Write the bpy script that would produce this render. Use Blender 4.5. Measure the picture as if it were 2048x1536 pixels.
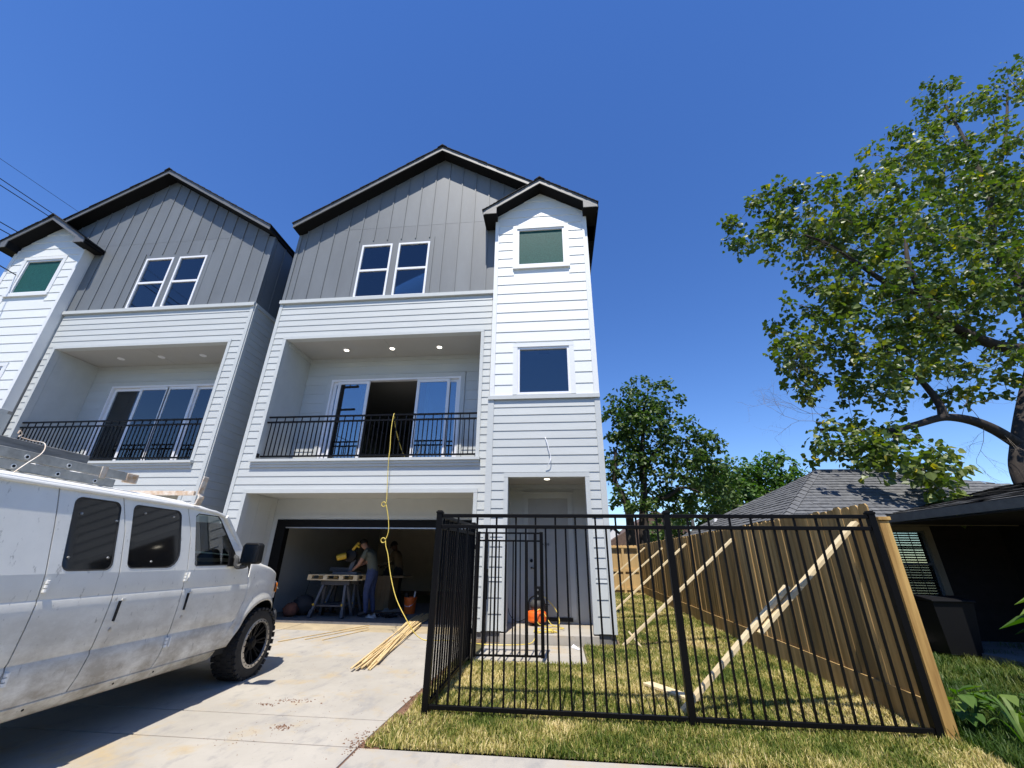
import bpy, bmesh, math, random
import numpy as np
from mathutils import Vector, Matrix, Quaternion
from mathutils.geometry import tessellate_polygon
for _o in list(bpy.data.objects): bpy.data.objects.remove(_o)
SC = bpy.context.scene
COL = SC.collection
rnd = random.Random(7)
# ------------------------------------------------------------------ camera, sky, sun, exposure
# origin = the photographer's eye; x runs along the fronts of the houses, y away from the street, z up
cd = bpy.data.cameras.new('camera'); cam = bpy.data.objects.new('camera', cd); COL.objects.link(cam)
cd.sensor_width = 36.0; cd.lens = 36.0*825.0/2048.0; cd.clip_start = 0.05; cd.clip_end = 3000.0
PITCH, ROLL, YAW = math.radians(23.15), math.radians(0.74), math.radians(-5.97)
f0 = Vector((math.sin(YAW), math.cos(YAW), 0)); r0 = Vector((math.cos(YAW), -math.sin(YAW), 0)); u0 = Vector((0, 0, 1))
fw = f0*math.cos(PITCH)+u0*math.sin(PITCH); up_ = u0*math.cos(PITCH)-f0*math.sin(PITCH)
rt = r0*math.cos(ROLL)+up_*math.sin(ROLL); up_ = up_*math.cos(ROLL)-r0*math.sin(ROLL)
cam.matrix_world = Matrix(((rt.x, up_.x, -fw.x, 0), (rt.y, up_.y, -fw.y, 0), (rt.z, up_.z, -fw.z, 0), (0, 0, 0, 1)))
SC.camera = cam
SUN_DIR = Vector((0.035, 0.47, -1.0)).normalized()
wd = bpy.data.worlds.new('World'); SC.world = wd; wd.use_nodes = True
wn = wd.node_tree; wn.nodes.clear()
sky = wn.nodes.new('ShaderNodeTexSky'); sky.sky_type = 'NISHITA'; sky.sun_disc = False
sky.sun_elevation = math.asin(-SUN_DIR.z); sky.sun_rotation = math.pi+math.atan2(SUN_DIR.x, SUN_DIR.y)
sky.altitude = 0; sky.air_density = 1.0; sky.dust_density = 0.0; sky.ozone_density = 4.0
hs = wn.nodes.new('ShaderNodeHueSaturation'); hs.inputs['Saturation'].default_value = 1.22; hs.inputs['Hue'].default_value = 0.512
bg = wn.nodes.new('ShaderNodeBackground'); bg.inputs['Strength'].default_value = 0.15
wo = wn.nodes.new('ShaderNodeOutputWorld')
wn.links.new(sky.outputs[0], hs.inputs['Color']); wn.links.new(hs.outputs[0], bg.inputs[0]); wn.links.new(bg.outputs[0], wo.inputs[0])
sl = bpy.data.lights.new('sun', 'SUN'); sl.energy = 5.0; sl.angle = math.radians(0.5); sl.color = (1.0, 0.945, 0.85)
so = bpy.data.objects.new('sun', sl); COL.objects.link(so); so.rotation_euler = SUN_DIR.to_track_quat('-Z', 'Y').to_euler()
so.location = (0, -10, 30)
SC.view_settings.view_transform = 'Standard'; SC.view_settings.look = 'None'
SC.view_settings.exposure = 0.38; SC.view_settings.gamma = 1.0; SC.view_settings.use_curve_mapping = False
SC.render.engine = 'CYCLES'
SC.cycles.max_bounces = 8; SC.cycles.diffuse_bounces = 4; SC.cycles.transparent_max_bounces = 12
SC.cycles.use_denoising = True
SC.cycles.sample_clamp_indirect = 4.0

# ------------------------------------------------------------------ helpers
def zg(y):                                   # the ground rises gently from the street to the back yard
    return -1.474+0.0185*min(max(y, 0.0), 20.0)

class MB:
    """collects simple shapes (world coordinates) and links them as ONE mesh object"""
    def __init__(s, fx=None): s.v = []; s.f = []; s.fx = fx
    def add(s, vs, fs):
        n = len(s.v)
        for p in vs: s.v.append((s.fx(p[0]), p[1], p[2]) if s.fx else tuple(p))
        for f in fs: s.f.append(tuple(i+n for i in f))
        return s
    def box(s, x0, x1, y0, y1, z0, z1):
        return s.add([(x0, y0, z0), (x1, y0, z0), (x1, y1, z0), (x0, y1, z0), (x0, y0, z1), (x1, y0, z1), (x1, y1, z1), (x0, y1, z1)],
                     [(0, 3, 2, 1), (4, 5, 6, 7), (0, 1, 5, 4), (1, 2, 6, 5), (2, 3, 7, 6), (3, 0, 4, 7)])
    def quad(s, a, b, c, d): return s.add([a, b, c, d], [(0, 1, 2, 3)])
    def prism(s, poly, ext):                 # polygon (list of points) pushed along the vector ext
        n = len(poly); e = Vector(ext)
        vs = [tuple(p) for p in poly]+[tuple(Vector(p)+e) for p in poly]
        return s.add(vs, [tuple(range(n-1, -1, -1)), tuple(range(n, 2*n))]+[(i, (i+1) % n, n+(i+1) % n, n+i) for i in range(n)])
    def beam(s, a, b, w, h, up=(0, 0, 1)):   # rectangular bar from a to b
        a, b = Vector(a), Vector(b); d = (b-a).normalized(); u = Vector(up)
        sd = d.cross(u)
        if sd.length < 1e-4: sd = d.cross(Vector((0, 1, 0)))
        sd.normalize(); u = sd.cross(d).normalized()
        vs = []
        for p in (a, b):
            for i, j in ((-1, -1), (1, -1), (1, 1), (-1, 1)): vs.append(tuple(p+sd*(i*w/2)+u*(j*h/2)))
        return s.add(vs, [(3, 2, 1, 0), (4, 5, 6, 7), (0, 1, 5, 4), (1, 2, 6, 5), (2, 3, 7, 6), (3, 0, 4, 7)])
    def tube(s, pts, r, n=6, cap=True):      # r: number or list of radii
        pts = [Vector(p) for p in pts]; m = len(pts); rs = r if isinstance(r, (list, tuple)) else [r]*m
        t0 = (pts[1]-pts[0]).normalized(); u = t0.orthogonal().normalized(); vs = []
        for i, p in enumerate(pts):
            t = (pts[min(i+1, m-1)]-pts[max(i-1, 0)]).normalized()
            u = (u-t*u.dot(t)); u = u.normalized() if u.length > 1e-6 else t.orthogonal().normalized()
            w = t.cross(u)
            for k in range(n):
                a = 2*math.pi*k/n; vs.append(tuple(p+u*(math.cos(a)*rs[i])+w*(math.sin(a)*rs[i])))
        fs = [(i*n+k, i*n+(k+1) % n, (i+1)*n+(k+1) % n, (i+1)*n+k) for i in range(m-1) for k in range(n)]
        if cap: fs += [tuple(range(n-1, -1, -1)), tuple((m-1)*n+k for k in range(n))]
        return s.add(vs, fs)
    def lathe(s, c, axis, prof, n=24, up=None, caps=True):   # prof: list of (distance along axis, radius)
        ax = Vector(axis).normalized(); u = Vector(up).normalized() if up else ax.orthogonal().normalized(); w = ax.cross(u); c = Vector(c); vs = []
        for h, r in prof:
            for k in range(n):
                a = 2*math.pi*k/n; vs.append(tuple(c+ax*h+u*(math.cos(a)*r)+w*(math.sin(a)*r)))
        m = len(prof)
        fs = [(i*n+k, i*n+(k+1) % n, (i+1)*n+(k+1) % n, (i+1)*n+k) for i in range(m-1) for k in range(n)]
        if caps: fs += [tuple(range(n-1, -1, -1)), tuple((m-1)*n+k for k in range(n))]
        return s.add(vs, fs)
    def ball(s, c, rx, ry=None, rz=None, nu=10, nv=7):
        ry = ry or rx; rz = rz or rx; vs = [(c[0], c[1], c[2]-rz)]
        for i in range(1, nv):
            t = -math.pi/2+math.pi*i/nv
            for k in range(nu):
                a = 2*math.pi*k/nu; vs.append((c[0]+rx*math.cos(t)*math.cos(a), c[1]+ry*math.cos(t)*math.sin(a), c[2]+rz*math.sin(t)))
        vs.append((c[0], c[1], c[2]+rz)); L = len(vs)-1
        fs = [(0, 1+(k+1) % nu, 1+k) for k in range(nu)]
        fs += [(1+i*nu+k, 1+i*nu+(k+1) % nu, 1+(i+1)*nu+(k+1) % nu, 1+(i+1)*nu+k) for i in range(nv-2) for k in range(nu)]
        fs += [(L, 1+(nv-2)*nu+k, 1+(nv-2)*nu+(k+1) % nu) for k in range(nu)]
        return s.add(vs, fs)
    def mesh(s, name, mat, off=(0, 0, 0), smooth=False, fix=True):
        me = bpy.data.meshes.new(name)
        o = off; me.from_pydata([(p[0]-o[0], p[1]-o[1], p[2]-o[2]) for p in s.v], [], s.f)
        if fix:
            b = bmesh.new(); b.from_mesh(me); bmesh.ops.recalc_face_normals(b, faces=b.faces); b.to_mesh(me); b.free()
        if smooth:
            me.polygons.foreach_set('use_smooth', [True]*len(me.polygons))
            if smooth != 'all': me.set_sharp_from_angle(angle=math.radians(40))
        me.materials.append(mat); me.update()
        return me
    def build(s, name, mat, parent=None, smooth=False, bevel=0, fix=True, kind=None):
        off = world_loc(parent) if parent else (0, 0, 0)
        if not parent:                       # a thing of one mesh stands on its own base point
            v = np.array(s.v); off = (float((v[:, 0].min()+v[:, 0].max())/2), float((v[:, 1].min()+v[:, 1].max())/2), float(v[:, 2].min()))
        o = bpy.data.objects.new(name, s.mesh(name, mat, off, smooth, fix)); COL.objects.link(o)
        if parent: o.parent = parent
        else: o.location = off
        if bevel:
            m = o.modifiers.new('bevel', 'BEVEL'); m.width = bevel; m.segments = 2; m.limit_method = 'ANGLE'
        if kind: o['kind'] = kind
        return o
def world_loc(o):
    p = Vector((0, 0, 0))
    while o is not None: p = p+o.location; o = o.parent
    return p
def thing(name, label, cat, loc, group=None):
    o = bpy.data.objects.new(name, None); COL.objects.link(o); o.location = loc; o.empty_display_size = 0.2
    o['label'] = label; o['category'] = cat
    if group: o['group'] = group
    return o
def tag(o, label, cat, group=None):
    o['label'] = label; o['category'] = cat
    if group: o['group'] = group
    return o
def struct(o): o['kind'] = 'structure'; return o
def smoothpts(P, n=6):                       # Catmull-Rom through the points
    P = [Vector(p) for p in P]; out = []
    for i in range(len(P)-1):
        a, b, c, d = P[max(i-1, 0)], P[i], P[i+1], P[min(i+2, len(P)-1)]
        for k in range(n):
            t = k/n
            out.append(0.5*((2*b)+(c-a)*t+(2*a-5*b+4*c-d)*t*t+(3*b-a-3*c+d)*t**3))
    return out+[P[-1]]
def np_mesh(name, V, F, mat, parent=None, loc=(0, 0, 0), tint=None, smooth=False):
    V = np.asarray(V, np.float32)-np.asarray(loc, np.float32); F = np.asarray(F, np.int32)
    me = bpy.data.meshes.new(name); me.vertices.add(len(V)); me.vertices.foreach_set('co', V.ravel())
    k = F.shape[1]; me.loops.add(F.size); me.loops.foreach_set('vertex_index', F.ravel()); me.polygons.add(len(F))
    me.polygons.foreach_set('loop_start', np.arange(0, F.size, k, dtype=np.int32)); me.polygons.foreach_set('loop_total', np.full(len(F), k, np.int32))
    if tint is not None:
        a = me.attributes.new('tint', 'FLOAT', 'POINT'); a.data.foreach_set('value', np.asarray(tint, np.float32))
    if smooth: me.polygons.foreach_set('use_smooth', np.ones(len(F), bool))
    me.materials.append(mat); me.update(calc_edges=True); me.validate()
    o = bpy.data.objects.new(name, me); COL.objects.link(o)
    if parent: o.parent = parent
    else: o.location = loc
    return o

# ------------------------------------------------------------------ materials
def mat(name, col, rough=0.6, metal=0.0, spec=0.5, noise=0.0, nscale=4.0, bump=0.0, bscale=60.0, stretch=(1, 1, 1), col2=None, objvar=0.0, coat=0.0):
    m = bpy.data.materials.new(name); m.use_nodes = True; t = m.node_tree; b = t.nodes['Principled BSDF']; L = t.links.new
    b.inputs['Base Color'].default_value = (*col, 1); b.inputs['Roughness'].default_value = rough; b.inputs['Metallic'].default_value = metal
    b.inputs['Specular IOR Level'].default_value = spec
    if coat: b.inputs['Coat Weight'].default_value = coat; b.inputs['Coat Roughness'].default_value = 0.12
    if noise or bump or col2:
        g = t.nodes.new('ShaderNodeNewGeometry'); mp = t.nodes.new('ShaderNodeMapping'); mp.inputs['Scale'].default_value = stretch
        L(g.outputs['Position'], mp.inputs['Vector']); src = mp.outputs[0]
    out = None
    if noise or col2:
        n = t.nodes.new('ShaderNodeTexNoise'); n.inputs['Scale'].default_value = nscale; n.inputs['Detail'].default_value = 6; n.inputs['Roughness'].default_value = 0.65
        L(src, n.inputs['Vector'])
        if objvar:
            oi = t.nodes.new('ShaderNodeObjectInfo'); ad = t.nodes.new('ShaderNodeVectorMath'); ad.operation = 'ADD'; sc = t.nodes.new('ShaderNodeVectorMath'); sc.operation = 'SCALE'
            L(oi.outputs['Random'], sc.inputs[0]); sc.inputs['Scale'].default_value = 37.0
            cx = t.nodes.new('ShaderNodeCombineXYZ'); L(oi.outputs['Random'], cx.inputs[0]); L(oi.outputs['Random'], cx.inputs[2]); L(cx.outputs[0], sc.inputs[0])
            L(src, ad.inputs[0]); L(sc.outputs[0], ad.inputs[1]); L(ad.outputs[0], n.inputs['Vector'])
        r = t.nodes.new('ShaderNodeValToRGB'); e = r.color_ramp.elements; e[0].position = 0.32; e[1].position = 0.70
        c2 = col2 if col2 else tuple(min(1, c*(1+noise)) for c in col); c1 = col if col2 else tuple(c*(1-noise) for c in col)
        e[0].color = (*c1, 1); e[1].color = (*c2, 1)
        L(n.outputs['Fac'], r.inputs['Fac']); out = r.outputs['Color']
    if objvar:
        oi = t.nodes.new('ShaderNodeObjectInfo'); h = t.nodes.new('ShaderNodeHueSaturation'); mr = t.nodes.new('ShaderNodeMapRange')
        mr.inputs['To Min'].default_value = 1-objvar; mr.inputs['To Max'].default_value = 1+objvar
        L(oi.outputs['Random'], mr.inputs['Value']); L(mr.outputs[0], h.inputs['Value'])
        if out: L(out, h.inputs['Color'])
        else: h.inputs['Color'].default_value = (*col, 1)
        out = h.outputs['Color']
    if out: L(out, b.inputs['Base Color'])
    if bump:
        n2 = t.nodes.new('ShaderNodeTexNoise'); n2.inputs['Scale'].default_value = bscale; n2.inputs['Detail'].default_value = 4
        bp = t.nodes.new('ShaderNodeBump'); bp.inputs['Strength'].default_value = bump; bp.inputs['Distance'].default_value = 0.01
        L(src, n2.inputs['Vector']); L(n2.outputs['Fac'], bp.inputs['Height']); L(bp.outputs[0], b.inputs['Normal'])
    return m
def leafmat(name, cols, trans=0.35, rough=0.45, spec=0.4):
    """leaves and blades: colour by each leaf's own tint value, some light through the blade"""
    m = bpy.data.materials.new(name); m.use_nodes = True; t = m.node_tree; L = t.links.new; b = t.nodes['Principled BSDF']; o = t.nodes['Material Output']
    a = t.nodes.new('ShaderNodeAttribute'); a.attribute_name = 'tint'; r = t.nodes.new('ShaderNodeValToRGB'); e = r.color_ramp.elements
    e[0].position = cols[0][0]; e[0].color = (*cols[0][1], 1); e[1].position = cols[-1][0]; e[1].color = (*cols[-1][1], 1)
    for p, c in cols[1:-1]:
        x = e.new(p); x.color = (*c, 1)
    L(a.outputs['Fac'], r.inputs['Fac']); L(r.outputs['Color'], b.inputs['Base Color']); b.inputs['Roughness'].default_value = rough; b.inputs['Specular IOR Level'].default_value = spec
    tr = t.nodes.new('ShaderNodeBsdfTranslucent'); mx = t.nodes.new('ShaderNodeMixShader'); mx.inputs['Fac'].default_value = trans
    hs = t.nodes.new('ShaderNodeHueSaturation'); hs.inputs['Hue'].default_value = 0.485; hs.inputs['Saturation'].default_value = 1.22; hs.inputs['Hue'].default_value = 0.512; hs.inputs['Value'].default_value = 1.5
    L(r.outputs['Color'], hs.inputs['Color']); L(hs.outputs[0], tr.inputs['Color']); L(b.outputs[0], mx.inputs[1]); L(tr.outputs[0], mx.inputs[2]); L(mx.outputs[0], o.inputs['Surface'])
    return m
def glassmat(name, tint=(0.75, 0.85, 0.85), refl=0.12):
    """a thin clear pane: see-through, with a mirror reflection that grows at a grazing angle"""
    m = bpy.data.materials.new(name); m.use_nodes = True; t = m.node_tree; L = t.links.new; o = t.nodes['Material Output']; t.nodes.remove(t.nodes['Principled BSDF'])
    tr = t.nodes.new('ShaderNodeBsdfTransparent'); tr.inputs['Color'].default_value = (*tint, 1)
    gl = t.nodes.new('ShaderNodeBsdfGlossy'); gl.inputs['Roughness'].default_value = 0.01; gl.inputs['Color'].default_value = (0.95, 0.97, 1, 1)
    lw = t.nodes.new('ShaderNodeFresnel'); lw.inputs['IOR'].default_value = 1.5
    mr = t.nodes.new('ShaderNodeMapRange'); mr.inputs['From Min'].default_value = 0.0; mr.inputs['From Max'].default_value = 1.0; mr.inputs['To Min'].default_value = refl; mr.inputs['To Max'].default_value = 1.0
    mx = t.nodes.new('ShaderNodeMixShader')
    L(lw.outputs[0], mr.inputs['Value']); L(mr.outputs[0], mx.inputs['Fac']); L(tr.outputs[0], mx.inputs[1]); L(gl.outputs[0], mx.inputs[2]); L(mx.outputs[0], o.inputs['Surface'])
    return m
def emit(name, col, s):
    m = bpy.data.materials.new(name); m.use_nodes = True; b = m.node_tree.nodes['Principled BSDF']
    b.inputs['Base Color'].default_value = (*col, 1); b.inputs['Emission Color'].default_value = (*col, 1); b.inputs['Emission Strength'].default_value = s
    return m
M = {}
M['light'] = mat('pale_grey_siding_paint', (0.50, 0.52, 0.51), 0.55, noise=0.05, nscale=3, bump=0.10, bscale=90, stretch=(0.25, 1, 1), objvar=0.025)
M['white'] = mat('white_siding_paint', (0.72, 0.735, 0.725), 0.5, noise=0.025, nscale=3, bump=0.08, bscale=90, stretch=(0.25, 1, 1), objvar=0.015)
M['lighttrim'] = mat('pale_grey_trim_paint', (0.50, 0.52, 0.51), 0.5, noise=0.03, nscale=5)
M['whitetrim'] = mat('white_trim_paint', (0.72, 0.73, 0.725), 0.45, noise=0.02, nscale=5)
M['dark'] = mat('dark_grey_panel_paint', (0.142, 0.155, 0.166), 0.55, noise=0.10, nscale=1.6, bump=0.10, bscale=70, stretch=(1, 1, 0.35), objvar=0.04)
M['soffit'] = mat('black_soffit_paint', (0.006, 0.006, 0.007), 0.8, spec=0.2)
M['fascia'] = mat('charcoal_fascia_paint', (0.14, 0.14, 0.14), 0.5, noise=0.06, nscale=6)
M['shingle'] = mat('black_roof_shingles', (0.018, 0.018, 0.02), 0.9, noise=0.3, nscale=20, bump=0.5, bscale=60)
M['vinyl'] = mat('white_vinyl', (0.80, 0.80, 0.82), 0.35)
M['glass'] = glassmat('clear_window_glass', (0.62, 0.68, 0.68), 0.06)
M['bluepane'] = glassmat('door_glass', (0.45, 0.57, 0.60), 0.20)
M['frost'] = mat('frosted_green_glass', (0.020, 0.085, 0.075), 0.4, noise=0.3, nscale=40, bump=0.3, bscale=120, spec=0.10)
M['steel'] = mat('black_powder_coated_steel', (0.004, 0.004, 0.0045), 0.42, spec=0.14)
M['conc'] = None
M['found'] = mat('foundation_concrete', (0.16, 0.155, 0.15), 0.9, noise=0.2, nscale=8, bump=0.2)
M['ceil'] = mat('porch_ceiling_paint', (0.42, 0.41, 0.38), 0.6, noise=0.03, nscale=2)
M['beige'] = mat('garage_wall_paint', (0.60, 0.54, 0.42), 0.8, noise=0.08, nscale=2)
M['room'] = mat('room_wall_paint', (0.30, 0.285, 0.26), 0.8, noise=0.05, nscale=2)
M['floorw'] = mat('room_floor', (0.16, 0.13, 0.10), 0.6, noise=0.2, nscale=6)
M['black'] = mat('black_plastic', (0.008, 0.008, 0.009), 0.5, spec=0.25)
M['blackpaint'] = mat('black_door_paint', (0.005, 0.005, 0.0055), 0.5, spec=0.15)
M['lamp'] = emit('lit_lamp_lens', (1.0, 0.92, 0.75), 6.0)
M['lampoff'] = mat('unlit_lamp_lens', (0.8, 0.8, 0.8), 0.3)
M['brownbase'] = mat('raw_wood_baseboard', (0.16, 0.085, 0.04), 0.7, noise=0.25, nscale=8)
M['door'] = mat('primed_door_paint', (0.36, 0.36, 0.345), 0.5, noise=0.05, nscale=4)
M['metal'] = mat('brushed_metal', (0.55, 0.55, 0.55), 0.35, metal=1.0)
# ------------------------------------------------------------------ ground, drive, walks, lawn
def concmat():
    m = mat('new_concrete', (0.385, 0.355, 0.305), 0.88, noise=0.12, nscale=1.1, bump=0.12, bscale=110)
    t = m.node_tree; L = t.links.new; b = t.nodes['Principled BSDF']; g = [n for n in t.nodes if n.type == 'NEW_GEOMETRY'][0]; base = b.inputs['Base Color'].links[0].from_socket
    def layer(base, scale, lo, hi, col, seed, stretch=(1, 1, 1), det=8):
        mp = t.nodes.new('ShaderNodeMapping'); mp.inputs['Location'].default_value = (seed, seed*1.7, 0); mp.inputs['Scale'].default_value = stretch; L(g.outputs['Position'], mp.inputs['Vector'])
        n = t.nodes.new('ShaderNodeTexNoise'); n.inputs['Scale'].default_value = scale; n.inputs['Detail'].default_value = det; n.inputs['Roughness'].default_value = 0.7; L(mp.outputs[0], n.inputs['Vector'])
        mr = t.nodes.new('ShaderNodeMapRange'); mr.inputs['From Min'].default_value = lo; mr.inputs['From Max'].default_value = hi; L(n.outputs['Fac'], mr.inputs['Value'])
        mx = t.nodes.new('ShaderNodeMix'); mx.data_type = 'RGBA'; mx.inputs['B'].default_value = (*col, 1); L(base, mx.inputs['A']); L(mr.outputs[0], mx.inputs['Factor'])
        return mx.outputs['Result']
    c = layer(base, 1.5, 0.53, 0.70, (0.42, 0.325, 0.19), 3.1)       # dusty sawdust films
    c = layer(c, 5.0, 0.52, 0.72, (0.275, 0.262, 0.245), 11.7, (1, 0.5, 1))         # grey blotches
    c = layer(c, 2.2, 0.72, 0.80, (0.24, 0.14, 0.085), 27.3, (1, 1, 1), 10)  # reddish clay smears
    c = layer(c, 55., 0.72, 0.78, (0.22, 0.18, 0.15), 5.3, det=2)   # specks
    L(c, b.inputs['Base Color']); return m
M['conc'] = concmat()
M['dust'] = mat('sawdust_concrete', (0.40, 0.325, 0.21), 0.9, noise=0.18, nscale=3, bump=0.1, bscale=120)
M['soil'] = mat('brown_soil', (0.17, 0.115, 0.07), 0.95, noise=0.3, nscale=14, bump=0.5, bscale=50)
M['clay'] = mat('red_clay', (0.16, 0.085, 0.05), 0.95, noise=0.3, nscale=20)
M['lawnsoil'] = mat('lawn_thatch', (0.13, 0.10, 0.045), 0.95, col2=(0.07, 0.075, 0.022), nscale=2.2, bump=0.4, bscale=80)
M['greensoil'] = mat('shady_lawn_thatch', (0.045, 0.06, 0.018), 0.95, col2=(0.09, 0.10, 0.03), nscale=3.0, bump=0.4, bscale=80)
M['earth'] = mat('ground_earth', (0.13, 0.125, 0.06), 0.95, noise=0.25, nscale=0.6)
M['asphalt'] = mat('asphalt', (0.055, 0.055, 0.055), 0.9, noise=0.2, nscale=8)

def strip(x0, x1, ys, dz, name, m, th=0.0):
    b = MB(); n = len(ys)
    vs = [(x, y, zg(y)+dz) for y in ys for x in (x0, x1)]
    b.add(vs, [(2*i, 2*i+1, 2*i+3, 2*i+2) for i in range(n-1)])
    return struct(b.build(name, m, fix=False))
ys = [-900, -60, 0, 2, 4, 8, 12, 16, 20, 60, 1500]
g = MB(); g.add([(x, y, zg(y)-0.03) for y in ys for x in (-1200, 1200)], [(2*i, 2*i+1, 2*i+3, 2*i+2) for i in range(len(ys)-1)])
struct(g.build('ground', M['earth'], fix=False))
strip(-60, 60, [-12, -3.2], 0.0, 'road', M['asphalt'])
strip(-1.5, 3.36, [4.07, 6.0, 8.0, 12.0, 18.6], 0.006, 'lawn', M['lawnsoil'])
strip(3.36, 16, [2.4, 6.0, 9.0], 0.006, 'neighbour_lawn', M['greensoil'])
strip(-1.62, 3.36, [8.2, 8.8], 0.010, 'soil_strip', M['soil'])
# driveway: slabs with recessed joints over a dirty bed
dw = struct(thing('driveway', 'driveway', 'x', (-4.3, 6.5, zg(6.5)))); del dw['label']; del dw['category']
b = MB(); b.add([(x, y, zg(y)+0.003) for y in (-3.0, 2, 9.66) for x in (-16, -1.45)], [(0, 1, 3, 2), (2, 3, 5, 4)]); b.build('joint_bed', M['clay'], dw, fix=False)
def slab(x0, x1, y0, y1, m=None, par=dw, name='concrete_slab', xe=None):
    g = 0.010; b = MB(); xe = xe if xe is not None else x1
    top = [(x0+g, y0+g, zg(y0)+0.012), (x1-g, y0+g, zg(y0)+0.012), (xe-g, y1-g, zg(y1)+0.012), (x0+g, y1-g, zg(y1)+0.012)]
    b.prism([(p[0], p[1], p[2]-0.05) for p in top], (0, 0, 0.05)); return b.build(name, m or M['conc'], par, bevel=0.004)
for x0, x1, xe in ((-16, -9.6, -9.6), (-9.6, -5.4, -5.4)):
    slab(x0, x1, 4.6, 8.85); slab(x0, x1, 8.85, 9.62, M['dust']); slab(x0, x1, 4.03, 4.6); slab(x0, x1, 1.6, 4.03); slab(x0, x1, -3.0, 1.6)
slab(-5.4, -1.60, 4.6, 8.85, xe=-1.44); slab(-5.4, -1.44, 8.85, 9.62, M['dust'], xe=-1.44)
slab(-5.4, -1.62, 4.03, 4.6, xe=-1.60); slab(-5.4, -1.62, 1.6, 4.03); slab(-5.4, -1.62, -3.0, 1.6)
sw = struct(thing('sidewalk', 'sidewalk', 'x', (3, 3.4, zg(3.4)))); del sw['label']; del sw['category']
x = -1.62
for w in (2.9, 1.5, 1.5, 1.5, 1.5, 1.5): slab(x, x+w, 2.75, 4.03, par=sw); x += w
fp = struct(thing('front_walk', 'walk', 'x', (-0.4, 7.5, zg(7.5)))); del fp['label']; del fp['category']
slab(-1.24, 0.40, 6.90, 8.16, par=fp)
# dirt crumbs on the drive
b = MB(); r = random.Random(3)
def crumbs(cx, cy, sx, sy, n, s0=0.006, s1=0.022):
    for _ in range(n):
        x = r.gauss(cx, sx); y = r.gauss(cy, sy); s = r.uniform(s0, s1); z = zg(y)+0.012
        s *= 0.7; a0 = r.uniform(0, 6); b.add([(x+s*r.uniform(.6, 1.3)*math.cos(a+a0), y+s*r.uniform(.6, 1.3)*math.sin(a+a0), z) for a in (0.2, 2.1, 4.3)]+[(x+r.uniform(-s, s)*0.3, y, z+s*r.uniform(.3, .7))], [(0, 1, 3), (1, 2, 3), (2, 0, 3)])
crumbs(-2.45, 4.33, 0.05, 0.03, 60); crumbs(-2.75, 5.0, 0.10, 0.04, 60); crumbs(-2.95, 4.85, 0.06, 0.02, 30); crumbs(-2.7, 4.05, 0.15, 0.10, 40, 0.004, 0.012)
crumbs(-2.2, 4.5, 0.4, 0.35, 90, 0.003, 0.009); crumbs(-1.66, 4.15, 0.06, 0.12, 120); crumbs(-1.55, 5.2, 0.05, 0.1, 60); crumbs(-1.24, 4.72, 0.13, 0.06, 160, 0.01, 0.03)
crumbs(-2.8, 6.5, 0.9, 1.1, 160, 0.003, 0.010); crumbs(-0.9, 8.45, 0.35, 0.12, 200, 0.006, 0.02); crumbs(0.2, 7.7, 0.2, 0.3, 40, 0.004, 0.012); crumbs(-4.2, 9.2, 0.8, 0.2, 120, 0.004, 0.012)
b.build('dirt_crumbs', M['clay'], fix=False, kind='stuff')

def vnoise(x, y, s, seed):
    rs = np.random.RandomState(seed); T = rs.rand(64, 64); X = x*s; Y = y*s; xi = np.floor(X).astype(int); yi = np.floor(Y).astype(int); fx = X-xi; fy = Y-yi
    fx = fx*fx*(3-2*fx); fy = fy*fy*(3-2*fy); g = lambda i, j: T[(xi+i) % 64, (yi+j) % 64]
    return (g(0, 0)*(1-fx)+g(1, 0)*fx)*(1-fy)+(g(0, 1)*(1-fx)+g(1, 1)*fx)*fy
def grass(name, rects, m, seed, h=(0.03, 0.07), w=0.0045, lean=0.6, bias=0.0):
    rs = np.random.RandomState(seed); xs = []; yy = []; hh = []; ww = []
    for x0, x1, y0, y1, den, ws in rects:
        n = int((x1-x0)*(y1-y0)*den); xs.append(rs.uniform(x0, x1, n)); yy.append(rs.uniform(y0, y1, n)); hh.append(rs.uniform(h[0], h[1], n)); ww.append(np.full(n, w*ws))
    x = np.concatenate(xs); y = np.concatenate(yy); hgt = np.concatenate(hh); wd = np.concatenate(ww); n = len(x)
    patch = 0.55*vnoise(x+40, y+40, 1.3, seed+1)+0.45*vnoise(x+40, y+40, 4.1, seed+2)
    hgt = hgt*(0.6+0.8*vnoise(x+40, y+40, 2.7, seed+4))
    a = rs.uniform(0, 2*np.pi, n); ln = np.abs(rs.normal(0, lean, n)); z0 = -1.474+0.0185*np.clip(y, 0, 20)+0.004
    dx = np.cos(a); dy = np.sin(a); px = -dy; py = dx; V = np.zeros((n, 6, 3), np.float32)
    for k, (t, wf) in enumerate(((0, 1.0), (0.5, 0.8), (1.0, 0.12))):
        off = ln*hgt*t*t; zz = hgt*t*np.sqrt(np.clip(1-(ln*0.55*t)**2, 0.15, 1))
        for s, q in ((-1, 0), (1, 1)):
            V[:, 2*k+q, 0] = x+dx*off+px*wd*wf*s; V[:, 2*k+q, 1] = y+dy*off+py*wd*wf*s; V[:, 2*k+q, 2] = z0+zz
    I = (np.arange(n)*6)[:, None]; F = np.concatenate([I+np.array([0, 1, 3, 2]), I+np.array([2, 3, 5, 4])])
    tint = np.clip(patch*1.1-0.05+bias+rs.normal(0, 0.2, n), 0, 1)
    o = np_mesh(name, V.reshape(-1, 3), F, m, tint=np.repeat(tint, 6), loc=(float(x.mean()), float(y.mean()), zg(y.mean()))); o['kind'] = 'stuff'; return o
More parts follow.
